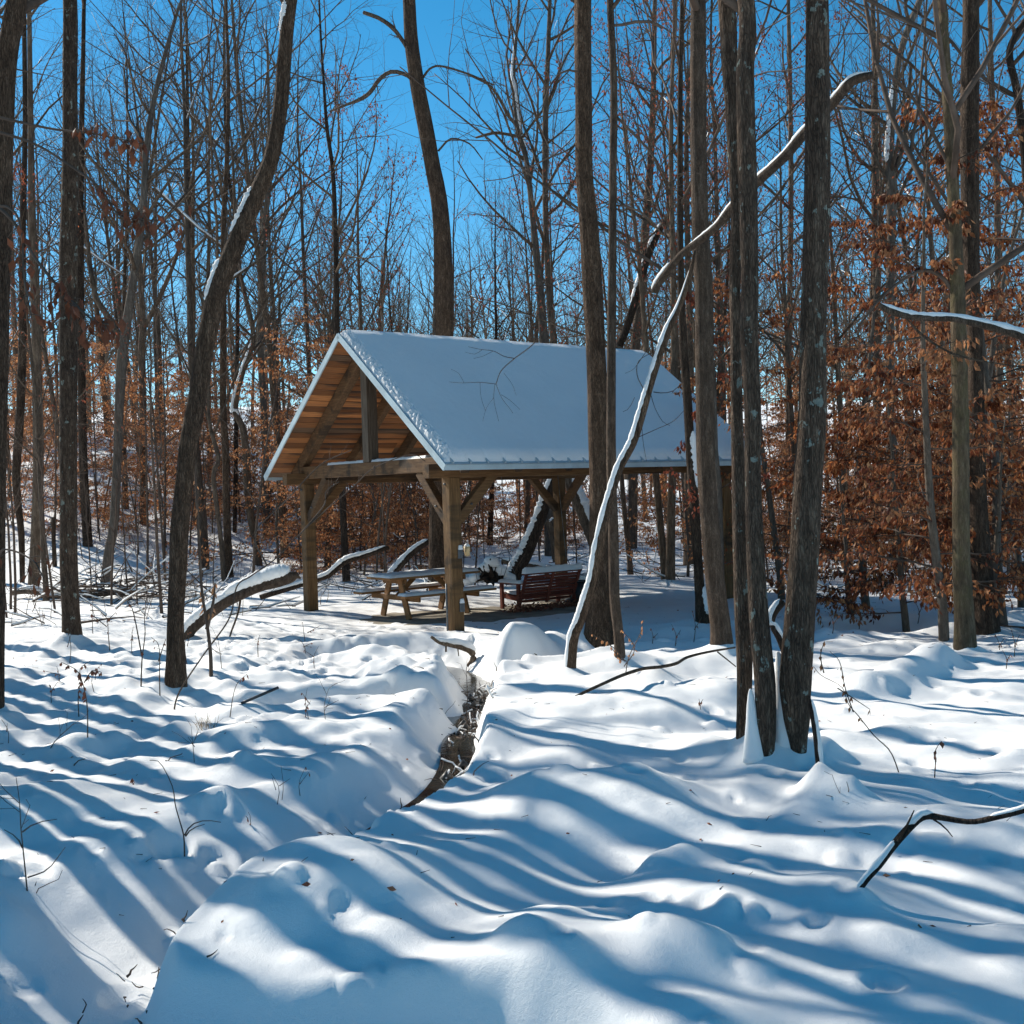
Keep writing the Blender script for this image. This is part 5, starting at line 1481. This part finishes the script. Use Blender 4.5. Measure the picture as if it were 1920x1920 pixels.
while n < 12:
    Y = r.uniform(6, 30); X = r.uniform(.56, 1.2) * Y + 2
    if not ok(X, Y, 2.0, pts): continue
    pts.append((X, Y)); n += 1
    plant('tree', variants[r.integers(len(variants))], X, Y, r.uniform(.8, 1.1), r.uniform(0, 6.28), 'bare winter tree beyond the right edge of the view', 'bare trees beyond the right edge')
# oaks with some red leaves
for px, Y, s in ((610, 30, .95), (700, 36, 1.1), (1180, 19, .75), (1245, 24, .95), (1350, 24, .9), (1290, 30, 1.1), (1590, 26, .95), (1500, 24, .85), (1010, 46, 1.2), (1760, 24, .8), (80, 24, .7)):
    X = (px - 960) / F * Y
    v, u = pav_local(X, Y)
    if -1 < v < PL + 1 and -1 < u < PW + 1: Y += 7; X = (px - 960) / F * Y
    plant('oak_tree', lo[r.integers(2)], X, Y, s, r.uniform(0, 6.28), f'slim oak with dark red leaves, {how_far(Y)}, {where(X, Y)}', 'slim oaks with dark red leaves')
    pts.append((X, Y))
# orange beech understorey
n = 0
while n < 108:
    z_ = r.random()
    if z_ < .45: px = r.uniform(560, 1080); Y = r.uniform(27.5, 42)
    elif z_ < .70: px = r.uniform(-60, 560); Y = r.uniform(27, 46) if px > 330 else r.uniform(31, 50)
    else: px = r.uniform(1180, 1980); Y = r.uniform(22, 42)
    X = (px - 960) / F * Y
    if z_ < .45 and 860 < px < 1080 and Y < 34: continue
    if not ok(X, Y, .9, pts): continue
    pts.append((X, Y)); n += 1
    zone = 'left of the shelter' if px < 560 else ('behind the shelter' if px < 1180 else 'at the right')
    s = r.uniform(.6, 1.05)
    plant('beech_sapling', bsp[r.integers(5)], X, Y, s, r.uniform(0, 6.28), f"{'low' if s < .75 else ('middling' if s < .92 else 'tall')} young beech holding orange-brown leaves, {how_far(Y)}, {where(X, Y)}", 'orange-leaved young beeches')
# thin bare saplings
n = 0
while n < 90:
    Y = r.uniform(20, 45); X = r.uniform(-.5, .5) * Y
    if not ok(X, Y, .6, pts): continue
    pts.append((X, Y)); n += 1
    plant('sapling', saps[r.integers(4)], X, Y, r.uniform(.5, 1.1), r.uniform(0, 6.28), f'thin bare sapling, {how_far(Y)}, {where(X, Y)}', 'thin bare saplings on the forest floor', 'sapling')
print('woods done')

# sticks, stalks and crumbs of litter too many to count
mb = MB(); sm = MB(); r = np.random.default_rng(91)
for q in range(1500):
    Y = 19 + 30 * r.random() ** 1.2; X = r.uniform(-.52, .52) * Y
    v, u = pav_local(X, Y)
    if -1 < v < PL + 1 and -1 < u < PW + .6: continue
    zz = tz(X, Y); lie = r.random() < .4
    d = nrm([r.normal(0, 1), r.normal(0, .6), r.uniform(0, .3)]) if lie else nrm([r.normal(0, .5), r.normal(0, .5), 1])
    Pq = branch_path((X, Y, zz + (.03 if lie else -.05)), d, r.uniform(.2, 1.1) * (1.3 if lie else 1), 3, r, .16, 0)
    Rq = np.linspace(r.uniform(.004, .012) * (2.2 if lie else 1), .003, 4)
    tube(mb, Pq, Rq, 3, False)
    if lie and q % 2: tube(sm, Pq + (0, 0, .018), Rq + .006, 4, False)
o = mb.obj('floor_sticks', M['twig']); tag(o, 'sticks and stalks poking through the snow across the forest floor', 'sticks', kind='stuff')
o = sm.obj('stick_snow', M['snow']); tag(o, 'snow lying on the fallen sticks across the forest floor', 'snow', kind='stuff')
mb = MB()
for q in range(420):
    Y = 4 + 15 * r.random() ** .8; X = r.uniform(-.5, .5) * Y; zz = tz(X, Y)
    if zz < -.1: continue
    d = nrm([r.normal(0, 1), r.normal(0, 1), .08]); L_ = r.uniform(.01, .05) * (1 + Y / 14)
    tube(mb, np.array([(X, Y, zz + .002), (X + d[0] * L_, Y + d[1] * L_, zz + .008)]), [.0022, .001], 4)
o = mb.obj('snow_litter', M['twig']); tag(o, 'flecks of bark and twig scattered on the snow', 'litter', kind='stuff')
print('floor done')

# distant wood reads as one mass
fv = []
for q in range(4):
    tm, cm, _ = bare_tree(400 + q, 19, .17, dict(wander=.15, up=[.07, .05, .0, .0], kids=[9, 0, 0, 0]), 1, 30, .25, 4)
    a1 = tm.arrays(); a2 = cm.arrays()
    Vv = np.concatenate([a1[0][::1], a2[0]]); Qq = np.concatenate([a1[1], a2[1] + len(a1[0])])
    fv.append((Vv, Qq))
mb = MB(); r = np.random.default_rng(88)
for q in range(110):
    Y = 62 + 75 * r.random(); X = r.uniform(-.62, .62) * Y
    Vv, Qq = fv[q % 4]; s = r.uniform(.75, 1.05); a = r.uniform(0, 6.28)
    c, sn_ = math.cos(a) * s, math.sin(a) * s
    W = np.stack([Vv[:, 0] * c - Vv[:, 1] * sn_ + X, Vv[:, 0] * sn_ + Vv[:, 1] * c + Y, Vv[:, 2] * s + tz(X, Y)], 1)
    mb.add(W, Qq)
o = mb.obj('distant_wood', M['bark_far']); tag(o, 'far-off leafless wood closing the view along the horizon', 'wood', kind='stuff')
mb = MB()
for q in range(230):     # low brush far back
    Y = 46 + 60 * r.random(); X = r.uniform(-.6, .6) * Y; zz = tz(X, Y)
    for w in range(5):
        Pq = branch_path((X + r.normal(0, .5), Y + r.normal(0, .5), zz - .1), nrm([r.normal(0, .35), r.normal(0, .35), 1]), r.uniform(1.5, 5), 4, r, .12, 0)
        tube(mb, Pq, np.linspace(.02, .006, 5), 3, False)
o = mb.obj('far_brush', M['twig']); tag(o, 'thin leafless brush among the distant trunks', 'brush', kind='stuff')
print('objects', len(bpy.data.objects), 'tris', sum(len(m_.polygons) for m_ in bpy.data.meshes) )
